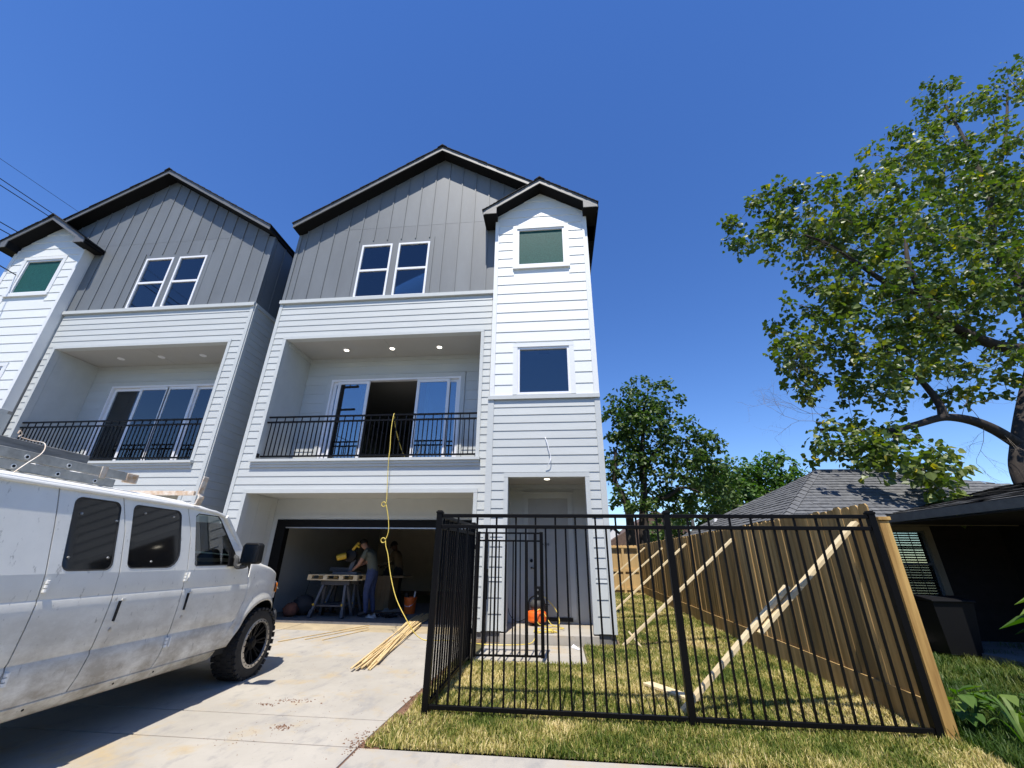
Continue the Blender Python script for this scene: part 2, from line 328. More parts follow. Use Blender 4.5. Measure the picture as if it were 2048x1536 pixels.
M['grass'] = leafmat('dry_lawn_blades', [(0.0, (0.05, 0.085, 0.012)), (0.35, (0.15, 0.19, 0.03)), (0.58, (0.42, 0.36, 0.11)), (1.0, (0.78, 0.64, 0.34))], 0.25, 0.6, 0.25)
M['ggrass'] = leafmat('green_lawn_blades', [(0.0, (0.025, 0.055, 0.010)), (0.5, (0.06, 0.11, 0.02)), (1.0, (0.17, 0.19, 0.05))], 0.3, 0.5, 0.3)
grass('grass', [(-1.58, 3.32, 4.05, 4.75, 7600, 0.95), (-1.5, 3.30, 4.75, 6.92, 6200, 1.0), (0.42, 3.30, 6.92, 8.3, 4200, 1.1), (1.05, 3.30, 8.3, 12, 2500, 1.4), (1.05, 3.3, 12, 18.4, 1300, 1.9)], M['grass'], 5, h=(0.02, 0.058), lean=0.7, bias=0.0)
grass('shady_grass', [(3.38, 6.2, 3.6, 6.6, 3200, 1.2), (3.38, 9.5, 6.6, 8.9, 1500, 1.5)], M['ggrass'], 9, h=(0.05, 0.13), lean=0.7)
# ------------------------------------------------------------------ the two townhouses
YM, YT, YB, YE = 8.5, 8.26, 9.65, 21.0       # main front, tower front, back of the recesses, back of the house
PIT = 0.646                                  # roof slope
def cut(iv, a, b):
    out = []
    for x0, x1 in iv:
        if b <= x0 or a >= x1: out.append((x0, x1)); continue
        if a > x0: out.append((x0, a))
        if b < x1: out.append((b, x1))
    return [i for i in out if i[1]-i[0] > 0.015]
def wallgrid(mb, x0, x1, z0, z1, holes, ya, yb):
    zs = sorted({z0, z1, *[h for a in holes for h in a[2:] if z0 < h < z1]})
    for za, zb in zip(zs, zs[1:]):
        iv = [(x0, x1)]
        for h in holes:
            if h[2] < (za+zb)/2 < h[3]: iv = cut(iv, h[0], h[1])
        for a, b in iv: mb.box(a, b, ya, yb, za, zb)
def townhouse(mir):
    fx = (lambda x: -14.77-x) if mir else (lambda x: x)
    N = lambda: MB(fx)
    lab = 'left three-storey pale grey townhouse behind the white van, all its balcony doors shut' if mir else 'three-storey pale grey townhouse with white corner tower, open garage and yellow hose from its balcony'
    R = thing('townhouse', lab, 'house', (fx(-3.0), YM, zg(YM)), 'matching new townhouses')
    def P(name, m, mb, par=R, **k): return mb.build(name, m, par, **k)
    def bx(name, m, x0, x1, y0, y1, z0, z1, par=R, **k): return P(name, m, N().box(x0, x1, y0, y1, z0, z1), par, **k)
    def board(m, x0, x1, zb, zt, yf):
        P('siding_board', m, N().prism([(x0, yf+0.001, zb), (x0, yf-0.020, zb), (x0, yf-0.006, zt+0.018), (x0, yf+0.001, zt+0.018)], (x1-x0, 0, 0)))
    def rows(m, x0, x1, zs, holes, yf):
        for zb, zt in zip(zs, zs[1:]):
            iv = [(x0, x1)]
            for h in holes:
                ov = min(zt, h[3])-max(zb, h[2])
                if ov > 0.35*(zt-zb): iv = cut(iv, h[0], h[1])
            for a, b in iv: board(m, a, b, zb, zt, yf)
    LT, WT = M['lighttrim'], M['whitetrim']
    bal = (-6.60, -1.645, 1.93, 5.03); gar = (-6.60, -1.645, -1.40, 1.26)
    # --- structural walls behind the cladding
    w = N(); wallgrid(w, -7.005, -1.36, -1.18, 6.19, [(bal[0]-0.02, bal[1]+0.02, bal[2], bal[3]+0.02), (gar[0]-0.02, gar[1]+0.02, -1.5, gar[3]+0.02)], YM+0.004, YM+0.13)
    P('front_wall', M['light'], w)
    tz = 9.10
    ent = (-1.00, 0.685, -1.18, 1.60); lw = (-0.70, 0.365, 3.34, 4.40); uw = (-0.73, 0.38, 6.78, 7.87)
    w = N(); wallgrid(w, -1.325, 0.985, -1.14, 8.36, [ent, lw, uw], YT+0.004, YT+0.13)
    w.prism([(-1.325, YT+0.004, 8.36), (0.985, YT+0.004, 8.36), (0.985, YT+0.004, 8.38), (-0.17, YT+0.004, 9.13), (-1.325, YT+0.004, 8.38)], (0, 0.126, 0))
    w.box(-1.325, -1.20, YT+0.13, YM+0.10, -1.14, 8.36)
    P('tower_wall', M['white'], w)
    # gable wall: two panels with a joint, battens over it
    gw = [(-4.995-0.08, -3.165, 6.21, 7.92)]
    w = N(); wallgrid(w, -7.0, 0.98, 6.19, 8.47, [(-5.06, -4.225, 6.20, 7.93), (-4.03, -3.175, 6.20, 7.93)], YM+0.03, YM+0.13)
    P('gable_wall', M['dark'], w)
    cols = [-7.0]+[-6.778+0.3976*k for k in range(0, 19)]+[0.98]
    zr = lambda x: 11.03-PIT*abs(x+3.0)
    def panel(x0, x1, z0, z1a, z1b):
        mid = [(x1, YM+0.03, z1b)]
        if x0 < -3.0 < x1 and z1a > 9: mid = [(x1, YM+0.03, z1b), (-3.0, YM+0.03, 11.03)]
        P('siding_panel', M['dark'], N().prism([(x0, YM+0.03, z0), (x1, YM+0.03, z0)]+mid+[(x0, YM+0.03, z1a)], (0, -0.022, 0)))
    for x0, x1 in zip(cols, cols[1:]):
        a, c = x0+0.002, x1-0.002
        inw = x0 > -5.3 and x1 < -2.8
        top = min(8.527, zr(x0), zr(x1))
        if not inw:
            if zr(x0) < 8.53 or zr(x1) < 8.53: panel(a, c, 6.2, min(8.527, zr(x0)), min(8.527, zr(x1)))
            else: panel(a, c, 6.2, 8.527, 8.527)
        if zr(x0) > 8.54 and zr(x1) > 8.54: panel(a, c, 8.533, zr(x0), zr(x1))
    # flat casing field round the pair of windows
    w = N(); wallgrid(w, -5.18, -2.80, 6.2, 8.527, [(-5.06, -4.225, 6.18, 7.93), (-4.03, -3.175, 6.18, 7.93)], YM+0.008, YM+0.03)
    P('window_casing', M['dark'], w)
    for x in cols[1:-1]:
        if x > 0.85: continue
        z0 = 8.08 if -5.3 < x < -3.0 else 6.2
        bx('batten', M['dark'], x-0.016, x+0.016, YM-0.012, YM+0.008, z0, zr(x)-0.01)
    bx('batten', M['dark'], -3.085, -3.05, YM-0.012, YM+0.008, 6.2, 8.10)
    bx('corner_board', M['dark'], -7.02, -6.935, YM-0.014, YM+0.008, 6.2, 8.44)
    # --- lap siding
    S = 0.1729; zs = [5.945+S-S*k for k in range(0, 43)][::-1]; zs = [z for z in zs if z > -1.22]
    zs[0] = -1.19
    hb = (bal[0]-0.075, bal[1]+0.075, bal[2]-0.05, bal[3]+0.06); hg = (gar[0]-0.08, gar[1]+0.08, -2, gar[3]+0.07)
    rows(M['light'], -6.935, -1.40, zs[:-1]+[6.06], [hb, hg], YM)
    he = (-1.0, 0.685, -2, 1.60)
    zs = [-1.136, -0.871, -0.614, -0.349, -0.279]+[-0.107+S*k for k in range(0, 19)]
    zs = [z for z in zs if z < 3.12]+[3.15]
    rows(M['light'], -1.245, 0.885, zs, [he], YT)
    zs = [3.265]+[3.529+0.2655*k for k in range(0, 19)]
    zs = [z for z in zs if z < 8.35]
    rows(M['white'], -1.245, 0.885, zs, [(lw[0]-0.14, lw[1]+0.14, lw[2]-0.2, lw[3]+0.13), (uw[0]-0.12, uw[1]+0.12, uw[2]-0.16, uw[3]+0.11)], YT)
    for k in range(4):                       # the boards in the peak of the tower gable
        zb = zs[-1]+0.2655*k; zt = zb+0.2655; h = lambda z: (9.12-z)/0.667
        if k == 0: xa, xb, xc, xd = -1.245, 0.885, max(-1.245, -0.17-h(zt)), min(0.885, -0.17+h(zt))
        else: xa, xb, xc, xd = -0.17-h(zb), -0.17+h(zb), -0.17-max(h(zt), 0.01), -0.17+max(h(zt), 0.01)
        if h(zb) < 0.05: break
        P('siding_board', M['white'], N().prism([(xa, YT-0.020, zb), (xb, YT-0.020, zb), (xd, YT-0.006, min(zt, 9.11)), (xc, YT-0.006, min(zt, 9.11))], (0, 0.018, 0)))
    # --- trim
    bx('corner_board', LT, -7.02, -6.935, YM-0.028, YM+0.002, -1.2, 6.098)
    bx('trim_board', LT, -7.03, -1.36, YM-0.07, YM+0.004, 6.10, 6.195)         # drip band under the gable
    bx('flashing', WT, -7.03, -1.36, YM-0.045, YM+0.004, 6.196, 6.212)
    bx('corner_board', LT, -1.375, -1.247, YT-0.028, YT+0.2, -1.14, 3.178); bx('corner_board', LT, 0.887, 1.0, YT-0.028, YT+0.10, -1.14, 3.178)
    bx('corner_board', WT, -1.345, -1.247, YT-0.028, YT+0.2, 3.265, 8.30); bx('corner_board', WT, 0.887, 1.0, YT-0.028, YT+0.10, 3.265, 8.30)
    bx('trim_board', LT, -1.375, 1.0, YT-0.062, YT+0.1, 3.18, 3.262)
    # balcony opening trim and sill
    bx('trim_board', LT, bal[0]-0.078, bal[0], YM-0.034, YM+0.13, 1.99, 5.03); bx('trim_board', LT, bal[1], bal[1]+0.078, YM-0.034, YM+0.13, 1.99, 5.03)
    bx('trim_board', LT, bal[0]-0.078, bal[1]+0.078, YM-0.036, YM+0.13, 5.032, 5.105)
    s = N(); s.box(-6.69, -1.54, YM-0.11, YM+0.13, 1.93, 1.985).box(-6.66, -1.56, YM-0.075, YM+0.0, 1.875, 1.928).box(-6.68, -1.55, YM-0.045, YM+0.0, 1.815, 1.873)
    P('balcony_sill', LT, s)
    # balcony recess
    bx('balcony_side_wall', M['light'], -6.9, bal[0]-0.004, YM+0.135, YB, 1.93, 5.03); bx('balcony_side_wall', M['light'], bal[1]+0.004, -1.40, YM+0.135, YB, 1.93, 5.03)
    bx('balcony_ceiling', M['ceil'], bal[0]-0.004, bal[1]+0.004, YM+0.135, YB, 5.036, 5.09)
    bx('ceiling_seam', M['found'], -4.13, -4.125, YM+0.14, YB-0.06, 5.0345, 5.037)
    f = N(); f.box(bal[0], bal[0]+0.02, YM+0.135, YB-0.022, 4.93, 5.034); f.box(bal[0], bal[1], YB-0.022, YB-0.002, 4.93, 5.034); P('frieze_board', LT, f)
    bx('balcony_floor', M['found'], bal[0], bal[1], YM+0.13, YB, 1.86, 1.93)
    D = (-5.87, -2.34, 1.94, 4.41)
    w = N(); wallgrid(w, -6.99, -1.40, 1.93, 5.03, [D], YB+0.012, YB+0.14); P('balcony_back_wall', M['light'], w)
    zz = 1.93
    while zz < 4.9:
        for a, c in cut([(bal[0], bal[1])], D[0]-0.12, D[1]+0.12) if zz < 4.45 else [(bal[0], bal[1])]: board(M['light'], a, c, zz, min(zz+0.26, 4.93), YB+0.010)
        zz += 0.26
    c = N(); c.box(D[0]-0.11, D[0], YB-0.03, YB+0.012, 1.93, D[3]+0.11); c.box(D[1], D[1]+0.11, YB-0.03, YB+0.012, 1.93, D[3]+0.11); c.box(D[0], D[1], YB-0.03, YB+0.012, D[3], D[3]+0.11); c.box(D[0]-0.13, D[1]+0.13, YB-0.045, YB+0.01, D[3]+0.112, D[3]+0.135)
    P('door_casing', LT, c)
    # sliding door: outer frame and four leaves
    sd = bx('sliding_door', M['vinyl'], D[0], D[1], YB-0.02, YB+0.10, D[3]-0.055, D[3])
    f = N(); f.box(D[0], D[0]+0.05, YB-0.02, YB+0.10, 1.94, D[3]-0.055); f.box(D[1]-0.05, D[1], YB-0.02, YB+0.10, 1.94, D[3]-0.055); f.box(D[0]+0.05, D[1]-0.05, YB-0.02, YB+0.10, 1.94, 1.97)
    P('door_frame', M['vinyl'], f, sd)
    W = (D[1]-D[0]-0.1)/4+0.02; x = D[0]+0.05
    if mir: lv = [(x, 1), (x+W-0.02, 0), (x+2*W-0.06, 0), (D[1]-0.05-W, 1)]
    else: lv = [(x, 1), (D[1]-0.05-W, 1), (-4.81-W, 0), (-3.51, 0)]
    for a, fixed in lv:
        y = YB+0.045 if fixed else YB+0.0; e = a+W; s = 0.075
        f = N(); f.box(a, a+s, y, y+0.04, 1.97, D[3]-0.06); f.box(e-s, e, y, y+0.04, 1.97, D[3]-0.06); f.box(a+s, e-s, y, y+0.04, 1.97, 2.06); f.box(a+s, e-s, y, y+0.04, D[3]-0.13, D[3]-0.06)
        P('door_leaf', M['vinyl'], f, sd)
        P('pane', M['glass' if mir else 'bluepane'], N().box(a+s-0.005, e-s+0.005, y+0.016, y+0.022, 2.055, D[3]-0.125), sd)
    # balcony railing
    rl = bx('railing', M['steel'], -6.575, -1.66, YM+0.045, YM+0.085, 2.985, 3.02)
    P('rail', M['steel'], N().box(-6.595, -1.655, YM+0.045, YM+0.085, 2.862, 2.897), rl); P('rail', M['steel'], N().box(-6.57, -1.66, YM+0.045, YM+0.085, 2.062, 2.095), rl)
    k = 0; x = -6.49
    while x < -1.70:
        tall = k % 2 == 1; z1 = 2.986 if tall else 2.864
        P('baluster', M['steel'], N().box(x-0.009, x+0.009, YM+0.056, YM+0.074, 2.093, z1), rl, fix=False); x += 0.1035; k += 1
    P('rail_bracket', M['black'], N().box(-6.62, -6.57, YM-0.03, YM+0.03, 2.04, 2.13).box(-1.66, -1.63, YM-0.03, YM+0.03, 2.0, 2.06), rl)
    # recessed ceiling lights
    for lx, ly, lz in ((-5.34, 9.14, 5.036), (-4.10, 9.145, 5.036), (-2.85, 9.16, 5.036)):
        cl = P('ceiling_light', M['vinyl'], N().lathe((lx, ly, lz), (0, 0, -1), [(0, 0.085), (0.012, 0.08), (0.013, 0.06)], 20))
        P('lens', M['lampoff'] if mir else M['lamp'], N().lathe((lx, ly, lz-0.013), (0, 0, -1), [(0, 0.058), (0.003, 0.055)], 20), cl)
    # garage recess: trim, soffit, back wall with the black door frame
    bx('trim_board', LT, gar[0]-0.08, gar[0], YM-0.034, YM+0.13, -1.2, gar[3]); bx('trim_board', LT, gar[1], gar[1]+0.08, YM-0.034, YM+0.13, -1.2, gar[3])
    bx('trim_board', LT, gar[0]-0.08, gar[1]+0.08, YM-0.036, YM+0.13, gar[3]+0.002, gar[3]+0.085)
    bx('garage_soffit', LT, -6.99, -1.40, YM+0.135, YB+0.02, 1.30, 1.36)
    w = N(); w.box(-6.9, gar[0]-0.06, YM+0.135, YB, -1.25, 1.298); w.box(gar[1]+0.06, -1.45, YM+0.135, YB, -1.25, 1.298); P('garage_side_wall', LT, w)
    for y0, y1 in ((YM+0.14, YM+0.5), (YM+0.504, YB-0.2), (YB-0.196, YB-0.01)): bx('siding_panel', LT, gar[0]-0.06, gar[0]-0.05, y0, y1, -1.24, 1.29)
    G = (-6.30, -1.92, 0.63)
    w = N(); wallgrid(w, -6.99, -1.40, -1.25, 1.298, [(G[0]-0.24, G[1]+0.24, -2, G[2]+0.20)], YB, YB+0.12); w.box(-6.65, -1.60, YB-0.012, YB-0.001, 0.925, 0.94); P('garage_front_wall', LT, w)
    w = N(); w.box(G[0]-0.23, G[0], YB-0.02, YB+0.14, -1.25, G[2]+0.19); w.box(G[1], G[1]+0.23, YB-0.02, YB+0.14, -1.25, G[2]+0.19); w.box(G[0], G[1], YB-0.02, YB+0.14, G[2]+0.03, G[2]+0.19)
    P('garage_door_frame', M['blackpaint'], w)
    bx('weather_strip', M['metal'], G[0], G[1], YB-0.01, YB+0.01, G[2]+0.002, G[2]+0.028)
    bx('garage_door', M['blackpaint'], G[0]-0.1, G[1]+0.1, YB+0.2, YB+2.9, 1.05, 1.10)
    # garage room
    gx0, gx1, gy1 = -6.93, -1.38, 16.6
    w = N(); w.quad((gx0, YB+0.12, -1.3), (gx0, gy1, -1.3), (gx0, gy1, 1.30), (gx0, YB+0.12, 1.30)); w.quad((gx1, YB+0.12, -1.3), (gx1, gy1, -1.3), (gx1, gy1, 1.30), (gx1, YB+0.12, 1.30)); w.quad((gx0, gy1, -1.3), (gx1, gy1, -1.3), (gx1, gy1, 1.30), (gx0, gy1, 1.30)); w.quad((gx0, YB+0.12, 1.299), (gx1, YB+0.12, 1.299), (gx1, gy1, 1.299), (gx0, gy1, 1.299))
    P('garage_wall', M['beige'], w, fix=False)
    w = N(); w.box(gx0, gx1, 9.64, gy1, -1.40, -1.245); P('garage_floor', M['found'], w)
    w = N(); w.box(gx0+0.001, gx0+0.02, YB+0.15, gy1-0.03, -1.243, -1.08); w.box(gx0+0.02, gx1-0.02, gy1-0.02, gy1-0.002, -1.243, -1.08); P('baseboard', M['brownbase'], w)
    # rooms of the two upper floors, seen through door and windows
    def room(x0, x1, y0, y1, z0, z1, nm):
        w = N(); w.quad((x0, y0, z0), (x0, y1, z0), (x0, y1, z1), (x0, y0, z1)); w.quad((x1, y0, z0), (x1, y1, z0), (x1, y1, z1), (x1, y0, z1)); w.quad((x0, y1, z0), (x1, y1, z0), (x1, y1, z1), (x0, y1, z1)); w.quad((x0, y0, z1), (x1, y0, z1), (x1, y1, z1), (x0, y1, z1))
        P('room_wall', M['room'], w, fix=False); P('room_floor', M['floorw'], N().quad((x0, y0, z0), (x1, y0, z0), (x1, y1, z0), (x0, y1, z0)), fix=False)
    room(-6.95, -1.36, YB+0.14, 16, 1.94, 4.72, 0); room(-1.34, 0.97, YT+0.13, 13, 1.94, 4.72, 0); room(-6.97, 0.95, YM+0.13, 13.5, 5.3, 8.15, 0)
    bx('ceiling_vent', M['found'], -0.30, -0.02, 9.0, 9.12, 4.70, 4.715)
    bx('ceiling_vent', M['found'], -4.65, -4.40, 9.3, 9.5, 8.13, 8.145)
    bx('inner_door', M['floorw'], -0.90, -0.35, 12.9, 12.95, 1.95, 3.9)
    # --- windows
    def window(x0, x1, z0, z1, yf, fr, mid=None, pane='glass'):
        f = N(); f.box(x0, x0+fr, yf-0.012, yf+0.07, z0, z1); f.box(x1-fr, x1, yf-0.012, yf+0.07, z0, z1); f.box(x0+fr, x1-fr, yf-0.012, yf+0.07, z0, z0+fr); f.box(x0+fr, x1-fr, yf-0.012, yf+0.07, z1-fr, z1)
        wdw = P('window', M['vinyl'], f)
        if mid: P('meeting_rail', M['vinyl'], N().box(x0+fr, x1-fr, yf-0.004, yf+0.05, mid-0.03, mid+0.03), wdw)
        for a, c in ([(z0+fr, mid-0.03), (mid+0.03, z1-fr)] if mid else [(z0+fr, z1-fr)]):
            P('pane', M[pane], N().box(x0+fr-0.003, x1-fr+0.003, yf+0.025, yf+0.031, a-0.003, c+0.003), wdw)
        return wdw
    window(-5.075, -4.215, 6.195, 7.935, YM, 0.05, 7.075); window(-4.04, -3.165, 6.195, 7.935, YM, 0.05, 7.075)
    for (a, c, d, e), pn, sill in ((lw, 'glass', 0.0), (uw, 'frost', 1.0)):
        window(a-0.045, c+0.045, d-0.045, e+0.04, YT, 0.05, None, pn)
        t = N(); t.box(a-0.15, a-0.045, YT-0.034, YT+0.03, d-0.05, e+0.04); t.box(c+0.045, c+0.15, YT-0.034, YT+0.03, d-0.05, e+0.04); t.box(a-0.15, c+0.15, YT-0.036, YT+0.03, e+0.042, e+0.14)
        if sill: t.box(a-0.15, c+0.15, YT-0.055, YT+0.03, d-0.15, d-0.052)
        P('window_trim', WT, t)
    # --- entry
    bx('trim_board', LT, -1.0, -0.916, YT-0.034, YT+0.13, -1.14, 1.522); bx('trim_board', LT, 0.60, 0.685, YT-0.034, YT+0.13, -1.14, 1.522); bx('trim_board', LT, -1.0, 0.685, YT-0.036, YT+0.13, 1.524, 1.61)
    w = N(); w.box(-1.2, -1.02, YT+0.135, 9.72, -1.2, 1.60); w.box(0.685, 0.98, YT+0.135, 9.72, -1.2, 1.60); w.box(-1.02, 0.685, 9.60, 9.72, -1.2, 1.60); P('entry_wall', LT, w)
    bx('entry_ceiling', M['ceil'], -1.02, 0.685, YT+0.135, 9.60, 1.602, 1.66)
    bx('frieze_board', LT, -1.02, 0.685, 9.58, 9.598, 1.51, 1.60)
    t = N(); t.box(-0.71, -0.60, 9.565, 9.60, -1.10, 1.29); t.box(0.275, 0.385, 9.565, 9.60, -1.10, 1.29); t.box(-0.71, 0.385, 9.565, 9.60, 1.29, 1.40); t.box(-0.73, 0.405, 9.55, 9.60, 1.402, 1.43); P('door_casing', LT, t)
    fd = bx('front_door', M['door'], -0.598, 0.273, 9.575, 9.60, -1.05, 1.288)
    P('handle', M['black'], N().lathe((-0.535, 9.575, 0.0), (0, -1, 0), [(0, 0.03), (0.01, 0.034), (0.02, 0.03)], 14).lathe((-0.535, 9.575, -0.14), (0, -1, 0), [(0, 0.02), (0.02, 0.02), (0.05, 0.014)], 10).beam((-0.535, 9.53, -0.14), (-0.45, 9.53, -0.15), 0.016, 0.02), fd)
    bx('threshold', M['black'], -0.62, 0.30, 9.55, 9.60, -1.12, -1.052)
    cl = P('ceiling_light', M['vinyl'], N().lathe((-0.155, 8.86, 1.602), (0, 0, -1), [(0, 0.085), (0.012, 0.08), (0.013, 0.06)], 20)); P('lens', M['lamp'], N().lathe((-0.155, 8.86, 1.589), (0, 0, -1), [(0, 0.058), (0.003, 0.055)], 20), cl)
    p = N(); p.box(-1.02, 0.685, YT-0.06, 9.60, -1.35, -1.165); P('porch_slab', M['conc'], p, bevel=0.008)
    f = N(); f.box(-1.33, -1.02, YT+0.02, YM+0.2, -1.5, -1.14); f.box(0.685, 0.97, YT+0.02, YM+0.3, -1.5, -1.14); f.box(-7.0, -6.66, YM+0.02, YM+0.5, -1.5, -1.19); f.box(-1.60, -1.33, YM+0.02, YM+0.5, -1.5, -1.19); P('foundation', M['found'], f)
    if not mir:
        wv = smoothpts([(-0.165, YT-0.02, 2.335), (-0.13, YT-0.06, 2.22), (-0.09, YT-0.07, 2.06), (-0.06, YT-0.06, 1.92), (-0.08, YT-0.08, 1.81), (-0.16, YT-0.05, 1.70)])
        P('lamp_wire', M['vinyl'], N().tube(wv, 0.008, 5))
        def text(s, x, y, z, size, m, par, nm):
            cu = bpy.data.curves.new(nm, 'FONT'); cu.body = s; cu.size = size; cu.extrude = 0.001; cu.align_x = 'CENTER'; cu.materials.append(m)
            o = bpy.data.objects.new(nm, cu); COL.objects.link(o); o.rotation_euler = (math.pi/2, 0, 0)
            o.location = Vector((x, y, z))-world_loc(par); o.parent = par; return o
        text('388', -0.205, 9.573, 0.305, 0.075, M['black'], fd, 'house_number')
        P('number_dot', M['black'], N().lathe((-0.285, 9.575, 0.33), (0, -1, 0), [(0, 0.016), (0.003, 0.015)], 10), fd)  # dot standing for the visible bit of the number's hidden first figure
        text('3605', -0.15, 9.574, 0.44, 0.12, mat('pencil', (0.36, 0.36, 0.345), 0.8), fd, 'pencil_note')
    # --- side walls (the right-hand one of the left house shows in the gap)
    sx = -7.02; zz = -1.19
    w = N(); w.box(sx+0.02, sx+0.14, YM+0.14, YE, -1.3, 6.19); P('side_wall', M['light'], w)
    w = N(); w.box(0.86, 0.985, YM+0.14, YE, -1.3, 8.4); P('side_wall', M['light'], w)
    w = N(); w.box(sx+0.012, sx+0.14, YM+0.14, YE, 6.19, 8.42); P('side_wall', M['dark'], w)
    if mir:
        for k in range(42):
            zb = zz+S*k
            P('siding_board', M['light'], N().prism([(sx+0.019, YM+0.02, zb), (sx-0.002, YM+0.02, zb), (sx+0.012, YM+0.02, zb+S+0.018), (sx+0.019, YM+0.02, zb+S+0.018)], (0, YE-YM, 0)))
        y = YM+0.5
        while y < 20: bx('batten', M['dark'], sx-0.008, sx+0.012, y-0.016, y+0.016, 6.2, 8.42); y += 0.4
        bx('trim_board', LT, sx-0.03, sx+0.02, YM+0.01, YE, 6.10, 6.195); bx('corner_board', LT, sx-0.024, sx+0.02, YM+0.003, YM+0.09, -1.2, 6.098)
    # --- roofs: soffit slab, fascia, shingle layer
    def roof(xc, za, x0, x1, y0, y1, pit, boxl, boxr):
        z = lambda x, d=0: za-pit*abs(x-xc)+d
        rf = P('roof', M['soffit'], N().prism([(x0, y0+0.024, z(x0)), (xc, y0+0.024, za), (x1, y0+0.024, z(x1)), (x1, y0+0.024, z(x1, .12)), (xc, y0+0.024, za+.12), (x0, y0+0.024, z(x0, .12))], (0, y1-y0-0.024, 0)))
        P('fascia', M['fascia'], N().prism([(x0, y0, z(x0, -0.012)), (xc, y0, za-.012), (x1, y0, z(x1, -0.012)), (x1, y0, z(x1, .135)), (xc, y0, za+.135), (x0, y0, z(x0, .135))], (0, 0.022, 0)), rf)
        sh = N(); e = 0.03
        for a, c in ((x0-e, xc), (xc, x1+e)):
            n = 16
            for k in range(n):               # overlapping courses with a ragged front edge
                xa, xb = a+(c-a)*k/n, a+(c-a)*(k+1)/n; j = rnd.uniform(0, 0.012)
                lo, hi = (xa, xb) if a < xc-1e-6 and c <= xc+1e-6 else (xb, xa)
                sh.prism([(lo, y0-0.03-j, z(lo, .165)), (hi, y0-0.03-j, z(hi, .145)), (hi, y0-0.03-j, z(hi, .138)), (lo, y0-0.03-j, z(lo, .138))], (0, y1-y0, 0))
        sh.prism([(xc-0.14, y0-0.05, z(xc-0.14, .165)), (xc, y0-0.05, za+.19), (xc+0.14, y0-0.05, z(xc+0.14, .165)), (xc, y0-0.05, za+.16)], (0, y1-y0, 0))
        s = P('shingle_layer', M['shingle'], sh, rf); s['kind'] = 'stuff'
        return rf, z
    roof(-3.0, 11.05, -7.04, 1.30, 8.17, YE+0.3, PIT, 0, 1)
    rf, z = roof(-0.17, 9.15, -1.63, 1.27, 7.92, 9.3, 0.667, 1, 1)
    for a, c, ins in ((-1.63, -1.29, -1.34), (0.92, 1.27, 0.99)):                # boxed eave returns
        lo, hi = (a, c)
        zb = 8.20; o_, i_ = (a, c) if a < -1 else (c, a)
        P('eave_box', M['soffit'], N().prism([(o_, 7.945, zb), (i_, 7.945, zb), (i_, 7.945, z(i_)-0.002), (o_, 7.945, z(o_)-0.002)], (0, 1.2 if a > 0 else 0.55, 0)), rf)
        P('eave_fascia', M['fascia'], N().prism([(o_, 7.921, zb-0.004), (i_, 7.921, zb-0.004), (i_, 7.921, z(i_, .02)), (o_, 7.921, z(o_, .02))], (0, 0.02, 0)), rf)
    if True:
        P('eave_soffit', M['soffit'], N().box(0.99, 1.295, 8.6, YE+0.2, 8.20, 8.23), rf)
    return R
townhouse(False)
townhouse(True)
# ------------------------------------------------------------------ black steel fence and gate
FY = 4.80
fz = zg(FY)
F = thing('metal_fence', 'black steel picket fence across the front lawn with a short return along the driveway', 'fence', (1.0, FY, fz))
def post(x, y, z1, par, s=0.032):
    o = MB().box(x-s, x+s, y-s, y+s, zg(y)-0.05, z1-0.02).build('post', M['steel'], par, bevel=0.003)
    MB().box(x-s-0.006, x+s+0.006, y-s-0.006, y+s+0.006, z1-0.03, z1-0.008).box(x-s+0.004, x+s-0.004, y-s+0.004, y+s-0.004, z1-0.008, z1+0.004).build('cap', M['steel'], o, bevel=0.004)
    return o
ZT, Z2, ZB = 0.458, 0.342, -1.313
xp = [-1.305, 1.19, 3.235]
for x in xp: post(x, FY, 0.512, F)
pk_t = MB().box(-0.0095, 0.0095, -0.0095, 0.0095, ZB-0.02, ZT).mesh('picket', M['steel'])
pk_s = MB().box(-0.0095, 0.0095, -0.0095, 0.0095, ZB-0.02, Z2).mesh('picket', M['steel'])
def picket(x, y, dz, tall, par):
    o = bpy.data.objects.new('picket', pk_t if tall else pk_s); COL.objects.link(o); o.parent = par; o.location = Vector((x, y, dz))-world_loc(par); return o
for a, c in zip(xp, xp[1:]):
    for z in (ZT, Z2, ZB): MB().box(a+0.032, c-0.032, FY-0.019, FY+0.019, z-0.019, z+0.019).build('rail', M['steel'], F, bevel=0.003)
    n = round((c-a)/0.11); d = (c-a)/n
    for k in range(1, n): picket(a+k*d, FY, 0, k % 2 == 0, F)
RX = -1.308; y1 = 6.90
post(RX, y1, 0.512+zg(y1)-fz, F)
dz = zg(y1)-fz
for z in (ZT, Z2, ZB): MB().prism([(RX-0.019, FY+0.032, z-0.019), (RX+0.019, FY+0.032, z-0.019), (RX+0.019, FY+0.032, z+0.019), (RX-0.019, FY+0.032, z+0.019)], (0, y1-FY-0.064, dz)).build('rail', M['steel'], F)
n = 19
for k in range(1, n): picket(RX, FY+(y1-FY)*k/n, dz*k/n, k % 2 == 0, F)
GT = thing('metal_gate', 'open black steel picket gate with a lock box, standing over the front walk', 'gate', (-0.75, 6.93, zg(6.93)))
gz = zg(6.93); ga, gb = -1.225, -0.232; gt, g2, gbm = gz+1.745, gz+1.63, gz+0.085
gy = lambda x: 6.92+0.05*(x-ga)
for x, s in ((ga, 0.024), (gb, 0.026)): MB().box(x-s, x+s, gy(x)-s, gy(x)+s, gbm-0.02, gt+0.02).build('stile', M['steel'], GT, bevel=0.003)
for z in (gt, g2, gbm): MB().beam((ga+0.024, gy(ga), z), (gb-0.026, gy(gb), z), 0.026, 0.026).build('rail', M['steel'], GT)
